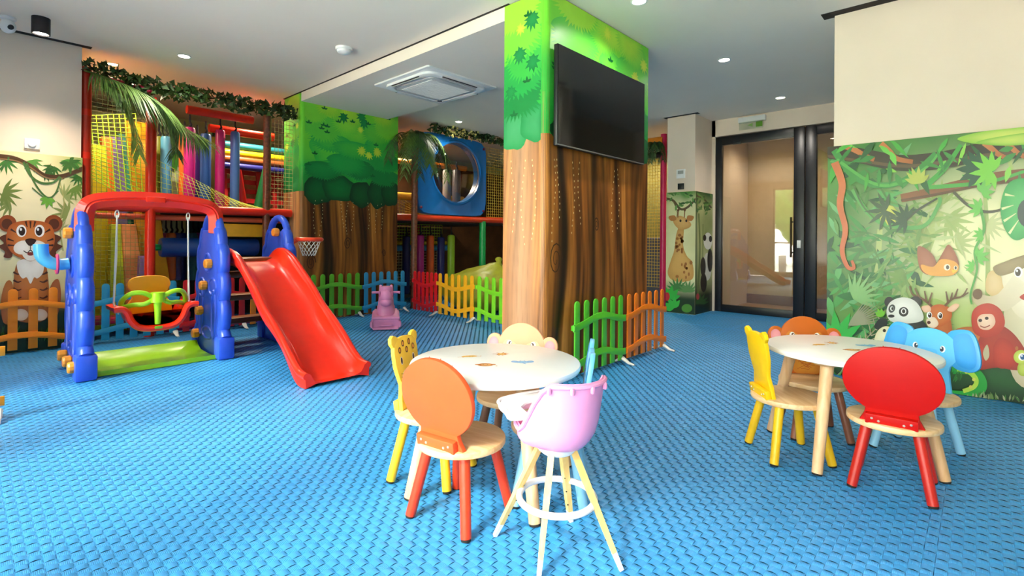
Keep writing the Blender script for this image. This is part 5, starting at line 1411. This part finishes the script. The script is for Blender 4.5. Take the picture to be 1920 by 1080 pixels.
# emergency exit light above the doors
a = on_x(1387, 215, DX); c = on_x(1437, 215, DX)
T = thing('exit_sign', 'white emergency exit light with green plate above the glass doors', 'exit sign', (DX, (a.y + c.y) / 2, 2.655))
w = abs(a.y - c.y)
b = new(); bx(b, (-0.035, 0, 0.015), (0.07, w, 0.075), bev=0.008); obj('housing', b, M_white, T)
b = new(); bx(b, (-0.07, 0, -0.07), (0.006, w * 0.9, 0.11)); PL = obj('plate', b, glass_mat('exit_acrylic', (0.93, 0.97, 0.92, 1), 0.02), T)
A = Art(lambda y, z, o: Vector((-0.074 - o, y, z)))
A.poly([(-w * 0.18, -0.105), (-w * 0.42, -0.105), (-w * 0.42, -0.035), (-w * 0.18, -0.035)], '#5f9a1e'); A.build('pictogram', print_mat('exit_ink', 0.4), PL); A = Art(A.f); A.poly([(-0.02, -0.095), (0.05, -0.07), (-0.02, -0.045)], '#8ab45a')
A.build('arrow', print_mat('exit_ink', 0.4), PL)
# switch plates
p = on_y(60, 270, 6.05)
T = thing('wall_switch', 'white wall control plate above the tiger picture', 'switch', (p.x, 6.05, p.z))
b = new(); bx(b, (0, -0.008, 0), (0.10, 0.016, 0.088), bev=0.004); obj('plate', b, M_white, T)
b = new(); lathe(b, [(0, 0), (0.028, 0), (0.026, 0.010), (0, 0.011)], 24, Matrix.Translation((0, -0.016, 0)) @ Matrix.Rotation(R(90), 4, 'X')); obj('dial', b, M_white, T)
p = on_x(1277, 326, 6.77)
T = thing('thermostat', 'white thermostat panel on the giraffe pier', 'thermostat', (6.77, p.y, p.z))
b = new(); bx(b, (-0.008, 0, 0), (0.016, 0.125, 0.125), bev=0.004); obj('plate', b, M_white, T)
b = new(); bx(b, (-0.017, 0, 0.02), (0.003, 0.08, 0.045)); obj('display', b, mat('lcd_grey', '#a8aaa6', 0.3), T)
p = on_x(1277, 349, 6.77)
T = thing('light_switch', 'dark square switch plate just under the thermostat', 'switch', (6.77, p.y, p.z - 0.005))
b = new(); bx(b, (-0.006, 0, 0), (0.012, 0.09, 0.085), bev=0.003); obj('plate', b, mat('switch_black', '#221e1c', 0.4), T)
b = new(); bx(b, (-0.014, 0, 0), (0.005, 0.05, 0.05), bev=0.002); obj('rocker', b, M_black, T)
# ================================================================== PRINTED WALL PICTURES
def fan_leaf(A, x, y, r, c, n=7, a0=0, spread=160, w=0.22):
    for k in range(n):
        a = a0 - spread / 2 + spread * k / (n - 1)
        A.leaf(x, y, r * (0.8 + 0.2 * math.sin(PI * k / (n - 1))), r * w, a, c, keep=True)
    A.layer += 1
def eye(A, x, y, rx, ry, iris='#3a1e10', lx=0.15):
    A.ell(x, y, rx, ry, '#fdfaf4'); A.ell(x + rx * lx, y + ry * 0.05, rx * 0.66, ry * 0.72, iris); A.ell(x + rx * lx - rx * 0.2, y - ry * 0.25, rx * 0.22, ry * 0.24, '#ffffff', n=10)
def grass(A, x0, x1, y, h, n, cols, seed):
    rnd = random.Random(seed)
    for k in range(n):
        x = rnd.uniform(x0, x1); A.leaf(x, y + rnd.uniform(-2, 4), h * rnd.uniform(0.5, 1.1), 4, -90 + rnd.uniform(-40, 40), rnd.choice(cols), keep=(k % 12 != 0))
    A.layer += 1

# ---- jungle mural on the right wall
XM = 4.508; MZ = 1.73; MY0, MY1 = -1.72, 0.862
MU = thing('jungle_mural', 'wide jungle picture panel with panda, deer, orangutan and elephant', 'mural', (XM, 0, 0))
b = new(); wbox(b, XM - XM, 4.529 - XM, MY0, MY1, 0.0, MZ, 0.004); obj('panel', b, mat('mural_board', '#4a7a3a', 0.45, vary=0.1), MU)
fm = lambda y, z, o: Vector((-0.0008 - o, min(max(y, MY0 + 0.002), MY1 - 0.002), min(max(z, 0.003), MZ - 0.003)))
def fpx(x, y, o):
    p = on_x(x, y, XM); return fm(p.y, p.z, o)
A = Art(fm)
def jungle_ground(Y, Z):
    n = vn(Y * 4 + 20, Z * 4) * 0.5 + vn(Y * 9 + 3, Z * 9 + 7) * 0.3
    glow = np.exp(-(((Y + 0.10) / 0.52) ** 2) - (((Z - 0.98) / 0.55) ** 2))
    C = mixc(full('#2c5c2c', Y), full('#5f9a45', Y), n * 1.2)
    C = mixc(C, full('#e9e4b2', Y), glow * 1.25 - 0.05)
    C = mixc(C, full('#b9cf6a', Y), np.exp(-(((Y + 0.05) / 0.6) ** 2) - (((Z - 0.5) / 0.18) ** 2)) * 0.7)
    C = mixc(C, full('#1f5a1c', Y), (0.34 - Z) * 9)
    C = mixc(C, full('#0d2a0e', Y), (0.12 - Z) * 8)
    C = mixc(C, full('#3f7f35', Y), np.clip((Z - 1.5) * 4, 0, 1) * 0.7)
    return C
A.grid(MY0 + 0.002, MY1 - 0.002, 0.003, MZ - 0.003, 170, 110, jungle_ground)
A.f = fpx
rnd = random.Random(21)
# pale bamboo stems and feathery leaves in the misty middle
for x0, y0, x1, y1, w in ((1655, 650, 1762, 395, 26), (1700, 640, 1735, 400, 12), (1622, 640, 1650, 430, 14), (1850, 620, 1842, 300, 10), (1905, 420, 1890, 290, 10)):
    A.stroke([(x0, y0), ((x0 + x1) / 2 + 6, (y0 + y1) / 2), (x1, y1)], w, '#8aa456', w * 0.7, '#b4c07a')
for x, y, r, a0, c in ((1740, 430, 62, 150, '#9aa862'), (1775, 410, 55, 30, '#a4b46c'), (1730, 470, 60, 190, '#86a052'), (1790, 455, 44, 350, '#b2bd7c'), (1765, 385, 52, 250, '#93a65a'), (1850, 420, 40, 20, '#c3c68c'), (1700, 520, 56, 170, '#6f9346'),
                       (1755, 560, 48, 100, '#9cb25e'), (1670, 560, 60, 200, '#4f7f3c'), (1640, 470, 60, 160, '#3f7434')):
    fan_leaf(A, x, y, r, c, 7, a0, 130, 0.16)
# dense dark leaves at the window end
for k in range(120):
    x = 1553 + rnd.random() ** 1.6 * 165; y = rnd.uniform(292, 690); g = rnd.choice(['#2f6f35', '#3f8a3f', '#245a2c', '#4d9a4a', '#5aa45a', '#1d4d2a', '#6aa86a'])
    A.leaf(x, y, rnd.uniform(28, 64), rnd.uniform(7, 17), rnd.uniform(-60, 240), g, keep=(k % 4 != 0))
for k in range(130):
    x = rnd.gauss(1690, 55); y = rnd.gauss(480, 85); t = min(1, max(0, (x - 1610) / 190))
    c = [('#4f8040', '#5f9048', '#447438'), ('#7a9c52', '#6c9048', '#8aa85e'), ('#a8b874', '#9cb068', '#b8c486')][min(2, int(t * 3))]
    A.leaf(x, y, rnd.uniform(26, 58), rnd.uniform(4, 9), rnd.choice([rnd.uniform(20, 80), rnd.uniform(100, 165), rnd.uniform(-40, 20)]), rnd.choice(c))
fan_leaf(A, 1600, 560, 60, '#7fae6a', 9, -40, 120, 0.12); fan_leaf(A, 1590, 610, 70, '#9a9a7a', 11, -30, 50, 0.05)
fan_leaf(A, 1570, 640, 60, '#35b045', 6, -80, 150, 0.3); fan_leaf(A, 1655, 690, 40, '#46b83e', 6, -60, 160, 0.3)
A.stroke([(1572, 705), (1620, 640), (1665, 595)], 3, '#a89a78', 1)
for k in range(9): A.stroke([(1580 + k * 9, 695 - k * 11), (1600 + k * 10, 690 - k * 12)], 2, '#b6aa8a', 1, n=1); A.stroke([(1580 + k * 9, 695 - k * 11), (1582 + k * 8, 668 - k * 10)], 2, '#b6aa8a', 1, n=1)
# overhead branches
A.stroke([(1540, 283), (1610, 292), (1690, 306), (1770, 300), (1840, 286), (1930, 278), (2200, 258), (2700, 240)], 26, '#3a2c1e', 40, '#2c2018')
A.stroke([(1545, 292), (1620, 303), (1700, 312), (1780, 303), (1850, 292), (1930, 288), (2300, 290)], 5, '#5e4630', 9)
for pts in ([(1578, 272), (1600, 280), (1622, 292), (1640, 300)], [(1652, 270), (1668, 284), (1682, 298), (1712, 304)], [(1845, 268), (1860, 280), (1872, 290), (1885, 296)], [(1880, 264), (1897, 278), (1912, 290), (1935, 300)]):
    A.stroke(pts, 12, '#c97a45', 8, '#a85c30')
A.stroke([(1690, 372), (1740, 362), (1790, 350), (1850, 338), (1930, 328), (2300, 300)], 15, '#8a5230', 26, '#6f3f22'); A.stroke([(1690, 376), (1760, 364), (1850, 346), (1930, 338)], 4, '#5e3418', 6)
for pts, w, c in (([(1565, 282), (1600, 330), (1650, 348), (1700, 336), (1755, 288)], 13, '#3c8a3e'), ([(1570, 300), (1640, 345), (1690, 342), (1740, 312), (1762, 285)], 6, '#57a84a'),
                  ([(1735, 350), (1770, 318), (1802, 272)], 11, '#3f9a3c'), ([(1740, 352), (1850, 342), (1920, 322)], 8, '#49a040'), ([(1600, 355), (1625, 395), (1660, 420), (1730, 425), (1760, 385), (1762, 370)], 9, '#5aa050'),
                  ([(1690, 422), (1720, 395), (1758, 372)], 5, '#3c4030'), ([(1788, 360), (1815, 385), (1845, 397), (1880, 392), (1925, 365)], 6, '#4a4632'), ([(1602, 350), (1618, 385), (1640, 410)], 4, '#4a6a3a')):
    A.stroke(pts, w, c, w * 0.7)
for k in range(46):
    x = rnd.uniform(1560, 1960); A.leaf(x, rnd.uniform(258, 330), rnd.uniform(20, 52), rnd.uniform(7, 14), rnd.uniform(10, 170), rnd.choice(['#2f7a34', '#4aa83e', '#6cc04a', '#24592a', '#8acb4c', '#3d8a3a']), keep=(k % 5 != 0))
fan_leaf(A, 1838, 318, 46, '#1f4d33', 7, 180, 170, 0.36); fan_leaf(A, 1860, 322, 44, '#7ac63c', 8, -170, 220, 0.3); fan_leaf(A, 1722, 345, 34, '#b2ba54', 6, -100, 120, 0.3); fan_leaf(A, 1660, 385, 40, '#c4c458', 4, 70, 70, 0.35)
A.blob([(1795, 262), (1840, 248), (1925, 238), (2000, 230), (2010, 262), (1925, 266), (1850, 272)], '#8cc03c', '#d4dc6a'); A.blob([(1830, 268), (1880, 256), (1940, 250), (1950, 268), (1880, 274)], '#7ab43a', '#c6d860')
fan_leaf(A, 1700, 412, 36, '#2d4a30', 8, 200, 200, 0.22); fan_leaf(A, 1662, 395, 42, '#41553a', 8, 160, 240, 0.2)
# orange climbing root
A.stroke([(1566, 305), (1580, 345), (1576, 385), (1586, 430), (1580, 470), (1590, 500), (1602, 502), (1598, 488)], 15, '#c96f42', 5, '#c05a30')
# hanging creeper with leaves
A.stroke([(1837, 385), (1845, 430), (1828, 470), (1832, 505), (1820, 550), (1822, 570)], 6, '#4d9a3c', 3)
for x, y, r, a in ((1838, 392, 26, 200), (1842, 440, 20, 170), (1832, 482, 26, -20), (1826, 500, 18, 190), (1840, 362, 28, -40)): fan_leaf(A, x, y, r, '#69b84a', 5, a, 140, 0.34)
# large split leaf at the frame edge
A.blob([(1925, 335), (1890, 345), (1876, 385), (1882, 425), (1902, 450), (1930, 440), (1990, 400), (2000, 350)], '#2f9a4a', '#57b866')
for pts in ([(1878, 392), (1900, 385)], [(1882, 415), (1905, 400)], [(1892, 438), (1910, 412)], [(1884, 365), (1902, 368)]): A.stroke(pts, 5, '#d8dca4', 1, n=1)
A.ell(1925, 400, 18, 26, '#3a4a44')
# flying orange bird
A.blob([(1722, 462), (1748, 476), (1758, 505), (1740, 515), (1724, 500)], '#96563a', '#a8664a'); A.blob([(1754, 504), (1770, 470), (1780, 459), (1794, 480), (1797, 500), (1776, 506)], '#9a5a3c', '#ad6b4c')
A.blob([(1728, 496), (1750, 500), (1765, 486), (1790, 490), (1798, 503), (1785, 516), (1750, 517), (1732, 509)], '#dc9138', '#eaa94e'); A.ell(1776, 501, 6, 6, '#f6e8cc'); A.ell(1777, 501, 3, 4, '#4a3a30'); A.ell(1792, 502, 3.4, 4, '#f6e8cc'); A.ell(1792, 502, 2, 3, '#4a3a30'); A.poly([(1784, 505), (1796, 507), (1787, 512)], '#f0c040')
# deer
A.blob([(1790, 618), (1830, 612), (1870, 622), (1880, 680), (1800, 690), (1775, 650)], '#c06a2c', '#cf7a38'); A.blob([(1757, 585), (1778, 585), (1785, 630), (1760, 640), (1748, 615)], '#b85a26', '#c86c34')
A.blob([(1742, 578), (1762, 570), (1782, 578), (1784, 596), (1768, 610), (1752, 612), (1742, 600)], '#c4602a', '#d57838'); A.blob([(1738, 598), (1752, 594), (1760, 606), (1752, 614), (1740, 610)], '#eccdb0', '#f4dcc4'); A.ell(1742, 604, 3.5, 3, '#5a2a1a')
for ex, ey in ((1743, 590), (1763, 591)): eye(A, ex, ey, 5, 6.5)
A.blob([(1728, 575), (1742, 572), (1746, 582), (1734, 585)], '#eab48e', '#f2c8a8'); A.blob([(1776, 580), (1790, 569), (1799, 572), (1788, 584)], '#eab48e', '#f2c8a8')
for pts in ([(1748, 574), (1730, 560), (1712, 552), (1706, 536)], [(1724, 558), (1716, 540)], [(1738, 566), (1734, 545)], [(1742, 568), (1748, 548)], [(1772, 573), (1786, 560), (1804, 555), (1814, 540)], [(1790, 559), (1796, 541)], [(1778, 566), (1774, 546)], [(1783, 562), (1786, 548)], [(1804, 555), (1816, 548)]):
    A.stroke(pts, 4.6, '#6a4a2c', 2.4)
# panda
A.blob([(1668, 640), (1676, 608), (1700, 594), (1728, 598), (1745, 625), (1750, 660), (1672, 668)], '#2c2f2e', '#3c403e'); A.ell(1668, 566, 9, 10, '#33302c'); A.ell(1717, 566, 12, 11, '#33302c', '#45413c')
A.blob([(1663, 585), (1670, 566), (1692, 557), (1715, 563), (1729, 582), (1730, 600), (1700, 606), (1672, 602)], '#d8d6cc', '#f4f2ea')
A.ell(1673, 578, 6, 8, '#4a4844', rot=20); A.ell(1673, 578, 3.2, 4.2, '#f0efe8'); A.ell(1674, 578, 2, 3, '#2a2018'); A.ell(1695, 584, 9, 9, '#3a3834', rot=-20); A.ell(1695, 583, 5, 5.6, '#f0efe8'); A.ell(1695, 583, 3, 4, '#2a2018'); A.ell(1672, 592, 6, 3, '#2c2a28')
# little bird-headed climber below the panda
A.blob([(1640, 612), (1650, 597), (1664, 598), (1662, 612), (1650, 618)], '#2a302c'); A.blob([(1645, 622), (1660, 611), (1676, 616), (1678, 628), (1660, 640), (1640, 645)], '#e8dcaa', '#f2ebc8'); A.ell(1659, 619, 3, 3, '#3a2a18'); A.ell(1670, 620, 3, 3, '#3a2a18'); fan_leaf(A, 1652, 594, 18, '#7cc63c', 4, -95, 80, 0.4)
# elephant at the frame edge
A.blob([(1880, 600), (1900, 555), (1960, 540), (2060, 560), (2110, 640), (2080, 740), (1930, 730), (1890, 680)], '#cfc09a', '#e8dcb8'); A.blob([(1848, 543), (1852, 513), (1868, 508), (1882, 530), (1880, 548), (1862, 555)], '#cfae74', '#dcc08c')
A.blob([(1878, 520), (1895, 495), (1930, 482), (1990, 492), (2010, 540), (1985, 590), (1930, 600), (1898, 580)], '#e2d4b4', '#f2e8d0'); A.blob([(1862, 501), (1885, 490), (1910, 481), (1935, 476), (1930, 496), (1895, 512), (1872, 516)], '#8a744c', '#a08a60')
A.stroke([(1918, 528), (1900, 548), (1880, 565), (1858, 569), (1838, 562), (1830, 552)], 46, '#e6dabc', 18, '#b8a078'); A.ell(1833, 551, 9, 10, '#6e5030'); eye(A, 1909, 510, 8, 10, '#4a3a2a', -0.1); A.blob([(1912, 555), (1935, 545), (1940, 560), (1920, 562)], '#b83a2a')
A.blob([(1985, 500), (2040, 490), (2075, 540), (2060, 600), (2015, 610), (1990, 560)], '#a08a60', '#bfa878'); A.blob([(1925, 700), (1960, 660), (2000, 690), (2005, 770), (1930, 765)], '#c4b48c', '#d8caa4'); A.blob([(2040, 700), (2075, 670), (2110, 700), (2110, 800), (2045, 795)], '#bcab84', '#d0c19a')
# orangutan
A.blob([(1830, 690), (1832, 650), (1840, 625), (1858, 606), (1880, 610), (1905, 630), (1925, 665), (1912, 692), (1870, 688)], '#a22c16', '#bb3a1e'); A.blob([(1825, 620), (1822, 590), (1832, 574), (1855, 568), (1876, 580), (1884, 605), (1872, 625), (1845, 632)], '#b93218', '#cc4224')
A.blob([(1832, 600), (1838, 590), (1850, 588), (1862, 590), (1866, 605), (1855, 617), (1838, 615)], '#eab898', '#f6d2b8'); A.ell(1838, 600, 3.5, 3, '#3a1e12'); A.ell(1850, 596, 3.5, 3, '#3a1e12'); A.stroke([(1838, 610), (1846, 613), (1856, 609)], 2, '#9a4a34')
A.blob([(1826, 655), (1838, 640), (1848, 655), (1846, 684), (1830, 686)], '#a82a14', '#c43a20'); A.blob([(1862, 650), (1876, 632), (1898, 645), (1904, 680), (1880, 690), (1864, 680)], '#b02e16', '#cf4226'); A.blob([(1843, 660), (1851, 645), (1855, 665), (1848, 675)], '#c4b890')
# caterpillar peeping in
A.ell(1918, 690, 11, 14, '#a8b83a', '#c8d45a'); A.ell(1914, 668, 14, 13, '#b8c848', '#d6e06a'); eye(A, 1916, 668, 7, 7, '#2a5a8a'); A.ell(1906, 652, 3, 4, '#b86a30')
# snake coil and ground
A.stroke([(1785, 690), (1818, 692), (1838, 708), (1840, 728), (1815, 740), (1770, 736)], 20, '#1f9a34', 16, '#26a838'); A.stroke([(1795, 690), (1815, 694), (1830, 710), (1826, 724), (1806, 732)], 10, '#9ad43a', 8, '#c0e04a')
for x, y in ((1812, 696), (1826, 710), (1820, 724)): A.ell(x, y, 3.4, 3.4, '#d8d45a', n=8)
grass(A, 1800, 2000, 748, 16, 60, ['#8a9a6a', '#6a8a4a', '#b0b488', '#3f7a2c'], 3); grass(A, 1560, 1800, 712, 22, 60, ['#2f7a2c', '#4f9a3c', '#24601f'], 4)
grass(A, 2000, 2800, 800, 40, 60, ['#8a9a6a', '#3f7a2c', '#4f9a3c'], 5)
for k in range(60):
    A.leaf(rnd.uniform(1990, 2800), rnd.uniform(220, 520), rnd.uniform(60, 140), rnd.uniform(20, 45), rnd.uniform(0, 180), rnd.choice(['#2f7a34', '#4aa83e', '#6cc04a', '#8acb4c']), keep=(k % 5 != 0))
A.build('printed_artwork', print_mat('mural_print', 0.34, coat=0.12, spec=0.4), MU)

# ---- tiger picture on the left wall
YM = 6.028; TZ = 1.715
TM = thing('tiger_mural', 'tall picture panel of a cartoon tiger cub among bamboo and vines', 'mural', (0, YM, 0))
b = new(); wbox(b, -1.2, 0.745, 0, 6.049 - YM, 0.0, TZ, 0.004); obj('panel', b, mat('mural_board_cream', '#cfc48a', 0.45, vary=0.1), TM)
def ftm(x, z, o): return Vector((min(max(x, -1.198), 0.743), -0.0008 - o, min(max(z, 0.003), TZ - 0.003)))
def ftp(x, y, o):
    p = on_y(x, y, YM); return ftm(p.x, p.z, o)
A = Art(ftm)
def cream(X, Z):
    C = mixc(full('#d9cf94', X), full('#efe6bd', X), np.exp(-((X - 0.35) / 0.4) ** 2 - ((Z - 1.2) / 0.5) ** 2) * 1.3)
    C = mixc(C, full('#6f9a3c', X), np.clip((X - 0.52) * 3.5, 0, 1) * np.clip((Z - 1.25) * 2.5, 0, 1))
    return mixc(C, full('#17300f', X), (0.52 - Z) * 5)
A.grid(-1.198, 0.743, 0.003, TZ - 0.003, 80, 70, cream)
A.f = ftp; rnd = random.Random(8)
for x, y, r, a, c in ((20, 380, 36, 170, '#7c8a4a'), (5, 360, 40, 20, '#6f8440'), (128, 400, 34, 200, '#8a9a58'), (120, 370, 30, 320, '#93a264'), (140, 350, 30, 60, '#6a8a3c'), (10, 300, 30, 60, '#3f7a34'), (60, 300, 26, 80, '#5a9440'), (100, 312, 26, 110, '#3a6a2c'), (136, 300, 28, 100, '#4a8a34'), (148, 330, 22, 120, '#356a2a'), (85, 322, 24, 20, '#2f5a28'), (112, 432, 26, 250, '#a8ae74')):
    fan_leaf(A, x, y, r, c, 7, a, 150, 0.17)
A.stroke([(118, 470), (112, 420), (120, 380), (112, 340)], 3, '#a8a86a', 2)
A.stroke([(-60, 292), (0, 293), (30, 298), (58, 312), (86, 330), (118, 330), (156, 316)], 8, '#5a4028', 8, '#4a3420'); A.stroke([(-10, 297), (30, 302), (60, 316), (88, 334), (120, 334)], 2.5, '#8a6a44', 2)
for pts, w in (([(44, 304), (58, 330), (78, 343), (100, 342), (112, 330)], 4.5), ([(50, 306), (66, 345), (88, 370), (104, 362), (114, 332)], 3.5), ([(0, 318), (14, 302), (16, 294)], 4), ([(60, 352), (88, 372), (110, 358)], 2)): A.stroke(pts, w, '#47703a', w * 0.8)
fan_leaf(A, 90, 372, 20, '#6aa83c', 5, 100, 150, 0.4); fan_leaf(A, 130, 305, 24, '#3c6a2c', 6, 60, 240, 0.3)
# the cub: body, tail, head
A.blob([(28, 505), (40, 485), (57, 478), (76, 485), (88, 505), (92, 560), (84, 600), (30, 600), (24, 560)], '#a8642a', '#c47a38')
A.blob([(88, 560), (98, 530), (110, 525), (114, 560), (104, 600), (90, 600)], '#a86030', '#b8703c'); A.blob([(2, 560), (12, 528), (24, 535), (26, 600), (6, 604)], '#b06a30', '#c07a3c')
for s in (-1, 1):
    for k in range(5): A.stroke([(57 + s * 32, 510 + k * 15), (57 + s * 24, 514 + k * 15), (57 + s * 17, 512 + k * 15)], 4, '#4a2410', 1.5)
A.blob([(32, 492), (44, 486), (57, 490), (70, 486), (82, 492), (80, 512), (70, 522), (64, 520), (57, 532), (50, 520), (42, 522), (34, 510)], '#e8e2d8', '#f6f2ea')
for s in (-1, 1):
    A.ell(57 + s * 43, 419, 17, 16, '#8a4018', '#a85424'); A.ell(57 + s * 44, 420, 10, 10, '#5a2a14')
    A.blob([(57 + s * 48, 440), (57 + s * 58, 446), (57 + s * 50, 456), (57 + s * 60, 462), (57 + s * 48, 472), (57 + s * 50, 482), (57 + s * 34, 480), (57 + s * 36, 440)], '#4a2410', '#7a3c18')
A.blob([(12, 440), (22, 420), (57, 413), (92, 420), (102, 440), (100, 462), (84, 480), (57, 486), (30, 480), (14, 462)], '#b65a1e', '#d6823c')
for pts in ([(57, 415), (57, 428)], [(48, 415), (51, 426)], [(66, 415), (63, 426)], [(14, 448), (26, 452)], [(14, 460), (28, 460)], [(100, 448), (88, 452)], [(100, 460), (86, 460)], [(20, 430), (30, 436)], [(94, 430), (84, 436)]): A.stroke(pts, 4, '#3a1a0c', 1.5, n=1)
for s in (-1, 1):
    eye(A, 57 + s * 17, 433, 9.5, 11.5, '#2a1408', -s * 0.1); A.ell(57 + s * 14, 464, 18, 13, '#ece4d8', '#f8f4ee', rot=s * 12)
A.blob([(42, 476), (57, 471), (72, 476), (66, 486), (57, 489), (48, 486)], '#efe8dc'); A.blob([(47, 450), (57, 447), (68, 450), (62, 459), (57, 461), (52, 459)], '#2a1408', '#4a2c20'); A.stroke([(57, 459), (57, 468)], 1.6, '#3a1a0c', n=1); A.stroke([(44, 470), (51, 474), (57, 469), (63, 474), (71, 470)], 1.8, '#3a1a0c'); A.ell(57, 476, 6, 3.4, '#8a3020')
for s in (-1, 1): A.ell(57 + s * 18, 590, 14, 11, '#e6d2b8', '#f2e6d4')
grass(A, -100, 150, 640, 34, 50, ['#2c5a20', '#3f7a2c', '#1f4418'], 7)
for k in range(30): A.leaf(rnd.uniform(-300, -20), rnd.uniform(290, 600), 40, 10, rnd.uniform(0, 180), rnd.choice(['#5a9440', '#7c8a4a', '#3a6a2c']), keep=True)
A.build('printed_artwork', print_mat('mural_print', 0.34, coat=0.12, spec=0.4), TM)

# ---- giraffe and panda wrap on the pier beside the doors
PZ = 1.68
GM = thing('giraffe_mural', 'picture wrap of a giraffe and a panda round the pier beside the glass doors', 'mural', (6.77, 2.85, 0))
b = new(); wbox(b, -0.021, -0.001, -0.021, 0.40, 0, PZ, 0.003); obj('panel', b, mat('mural_board_cream', '#cfc48a', 0.45), GM)
b = new(); wbox(b, 0.0, 0.575, -0.021, -0.001, 0, PZ, 0.003); obj('panel', b, mat('mural_board_cream', '#cfc48a', 0.45), GM)
def fg(px, py, o):
    p = on_x(px, py, 6.748); return Vector((-0.0222 - o, min(max(p.y - 2.85, -0.02), 0.399), min(max(p.z, 0.003), PZ - 0.003)))
A = Art(lambda y, z, o: Vector((-0.0222 - o, y, z)))
def pale(X, Z):
    C = mixc(full('#d6d49a', X), full('#eae6b8', X), vn(X * 5, Z * 4))
    C = mixc(C, full('#4f8a3a', X), (Z - 1.50) * 6 * (0.5 + vn(X * 9, Z * 7)))
    return mixc(C, full('#12300f', X), (0.46 - Z) * 4)
A.grid(-0.02, 0.399, 0.003, PZ - 0.003, 24, 70, pale); A.f = fg; rnd = random.Random(31)
A.stroke([(1246, 372), (1262, 376), (1276, 392), (1290, 388), (1305, 372)], 4.5, '#5a4a2c', 4); A.stroke([(1262, 376), (1270, 398), (1266, 415)], 2, '#6a5a34', 1)
for k in range(22): A.leaf(rnd.uniform(1250, 1300), rnd.uniform(358, 385), rnd.uniform(7, 15), 4.5, rnd.uniform(0, 360), rnd.choice(['#4a7a34', '#6a9a4a', '#2f5a28']), keep=(k % 6 != 0))
A.blob([(1252, 512), (1258, 488), (1264, 470), (1268, 440), (1274, 425), (1282, 428), (1281, 460), (1288, 480), (1298, 492), (1300, 520), (1285, 528), (1262, 526)], '#c8944a', '#dcac60')
A.blob([(1262, 415), (1272, 405), (1284, 408), (1296, 420), (1290, 428), (1274, 430)], '#cf9a52', '#e0b26a'); A.blob([(1254, 406), (1265, 404), (1268, 412), (1258, 414)], '#b87a3c'); A.blob([(1290, 404), (1301, 406), (1297, 414), (1288, 412)], '#b87a3c')
for x in (1271, 1283): A.stroke([(x, 408), (x + 1, 394)], 2, '#8a5a2c', 2, n=1); A.ell(x + 1, 394, 2.2, 2.6, '#6a3c1c', n=8)
A.ell(1276, 414, 2, 2.6, '#2a1a10', n=8); A.ell(1287, 414, 2, 2.6, '#2a1a10', n=8)
for k in range(26):
    x, y = rnd.choice([(rnd.uniform(1258, 1296), rnd.uniform(488, 522)), (rnd.uniform(1267, 1280), rnd.uniform(432, 480))]); A.ell(x, y, rnd.uniform(1.6, 3.6), rnd.uniform(2, 4), '#a4662c', n=7); A.layer -= 1
A.layer += 1
fan_leaf(A, 1270, 545, 26, '#3c7a3a', 9, -90, 170, 0.2); fan_leaf(A, 1290, 548, 24, '#5a8a4a', 8, -90, 150, 0.2); fan_leaf(A, 1256, 560, 26, '#2fae3a', 5, -80, 130, 0.42); fan_leaf(A, 1264, 578, 24, '#35b53f', 5, -120, 130, 0.4); A.ell(1288, 578, 10, 8, '#4a8a2c'); A.ell(1251, 556, 5, 8, '#b82028')
A.build('printed_artwork', M_printsoft, GM)
def fg2(px, py, o):
    p = on_y(px, py, 2.828); return Vector((min(max(p.x - 6.77, 0.0), 0.573), -0.0222 - o, min(max(p.z, 0.003), PZ - 0.003)))
A = Art(lambda x, z, o: Vector((x, -0.0222 - o, z)))
def pale2(X, Z):
    C = mixc(full('#7a8a4a', X), full('#c2c48a', X), vn(X * 6 + 4, Z * 4) + 0.1)
    C = mixc(C, full('#2f5a28', X), (Z - 1.45) * 5); C = mixc(C, full('#1d4a22', X), np.clip((0.06 - X) * 14, 0, 1))
    return mixc(C, full('#0d200c', X), (0.5 - Z) * 4)
A.grid(-0.02, 0.573, 0.003, PZ - 0.003, 30, 70, pale2); A.f = fg2
A.stroke([(1303, 366), (1318, 372), (1334, 390)], 4, '#4a3a24', 3)
for k in range(30): A.leaf(rnd.uniform(1304, 1336), rnd.uniform(358, 400), rnd.uniform(6, 13), 4, rnd.uniform(0, 360), rnd.choice(['#3a6a2c', '#5a8a3c', '#24501f']), keep=(k % 6 != 0))
A.stroke([(1310, 400), (1312, 470), (1308, 560)], 3, '#6a7a3c', 3); A.stroke([(1318, 420), (1317, 500)], 2, '#7a8a4a', 2)
A.ell(1327, 452, 8, 16, '#e8e6dc'); A.ell(1321, 446, 3, 6, '#201c18'); A.ell(1332, 448, 3, 6, '#201c18'); A.ell(1326, 500, 8, 26, '#dcd8cc'); A.ell(1318, 500, 5, 18, '#1c1a18'); A.ell(1331, 488, 5, 22, '#1c1a18'); A.ell(1319, 530, 6, 18, '#1c1a18')
fan_leaf(A, 1312, 570, 22, '#2a5a24', 7, -90, 150, 0.25); A.ell(1308, 556, 3, 6, '#b83a40')
A.build('printed_artwork', M_printsoft, GM)
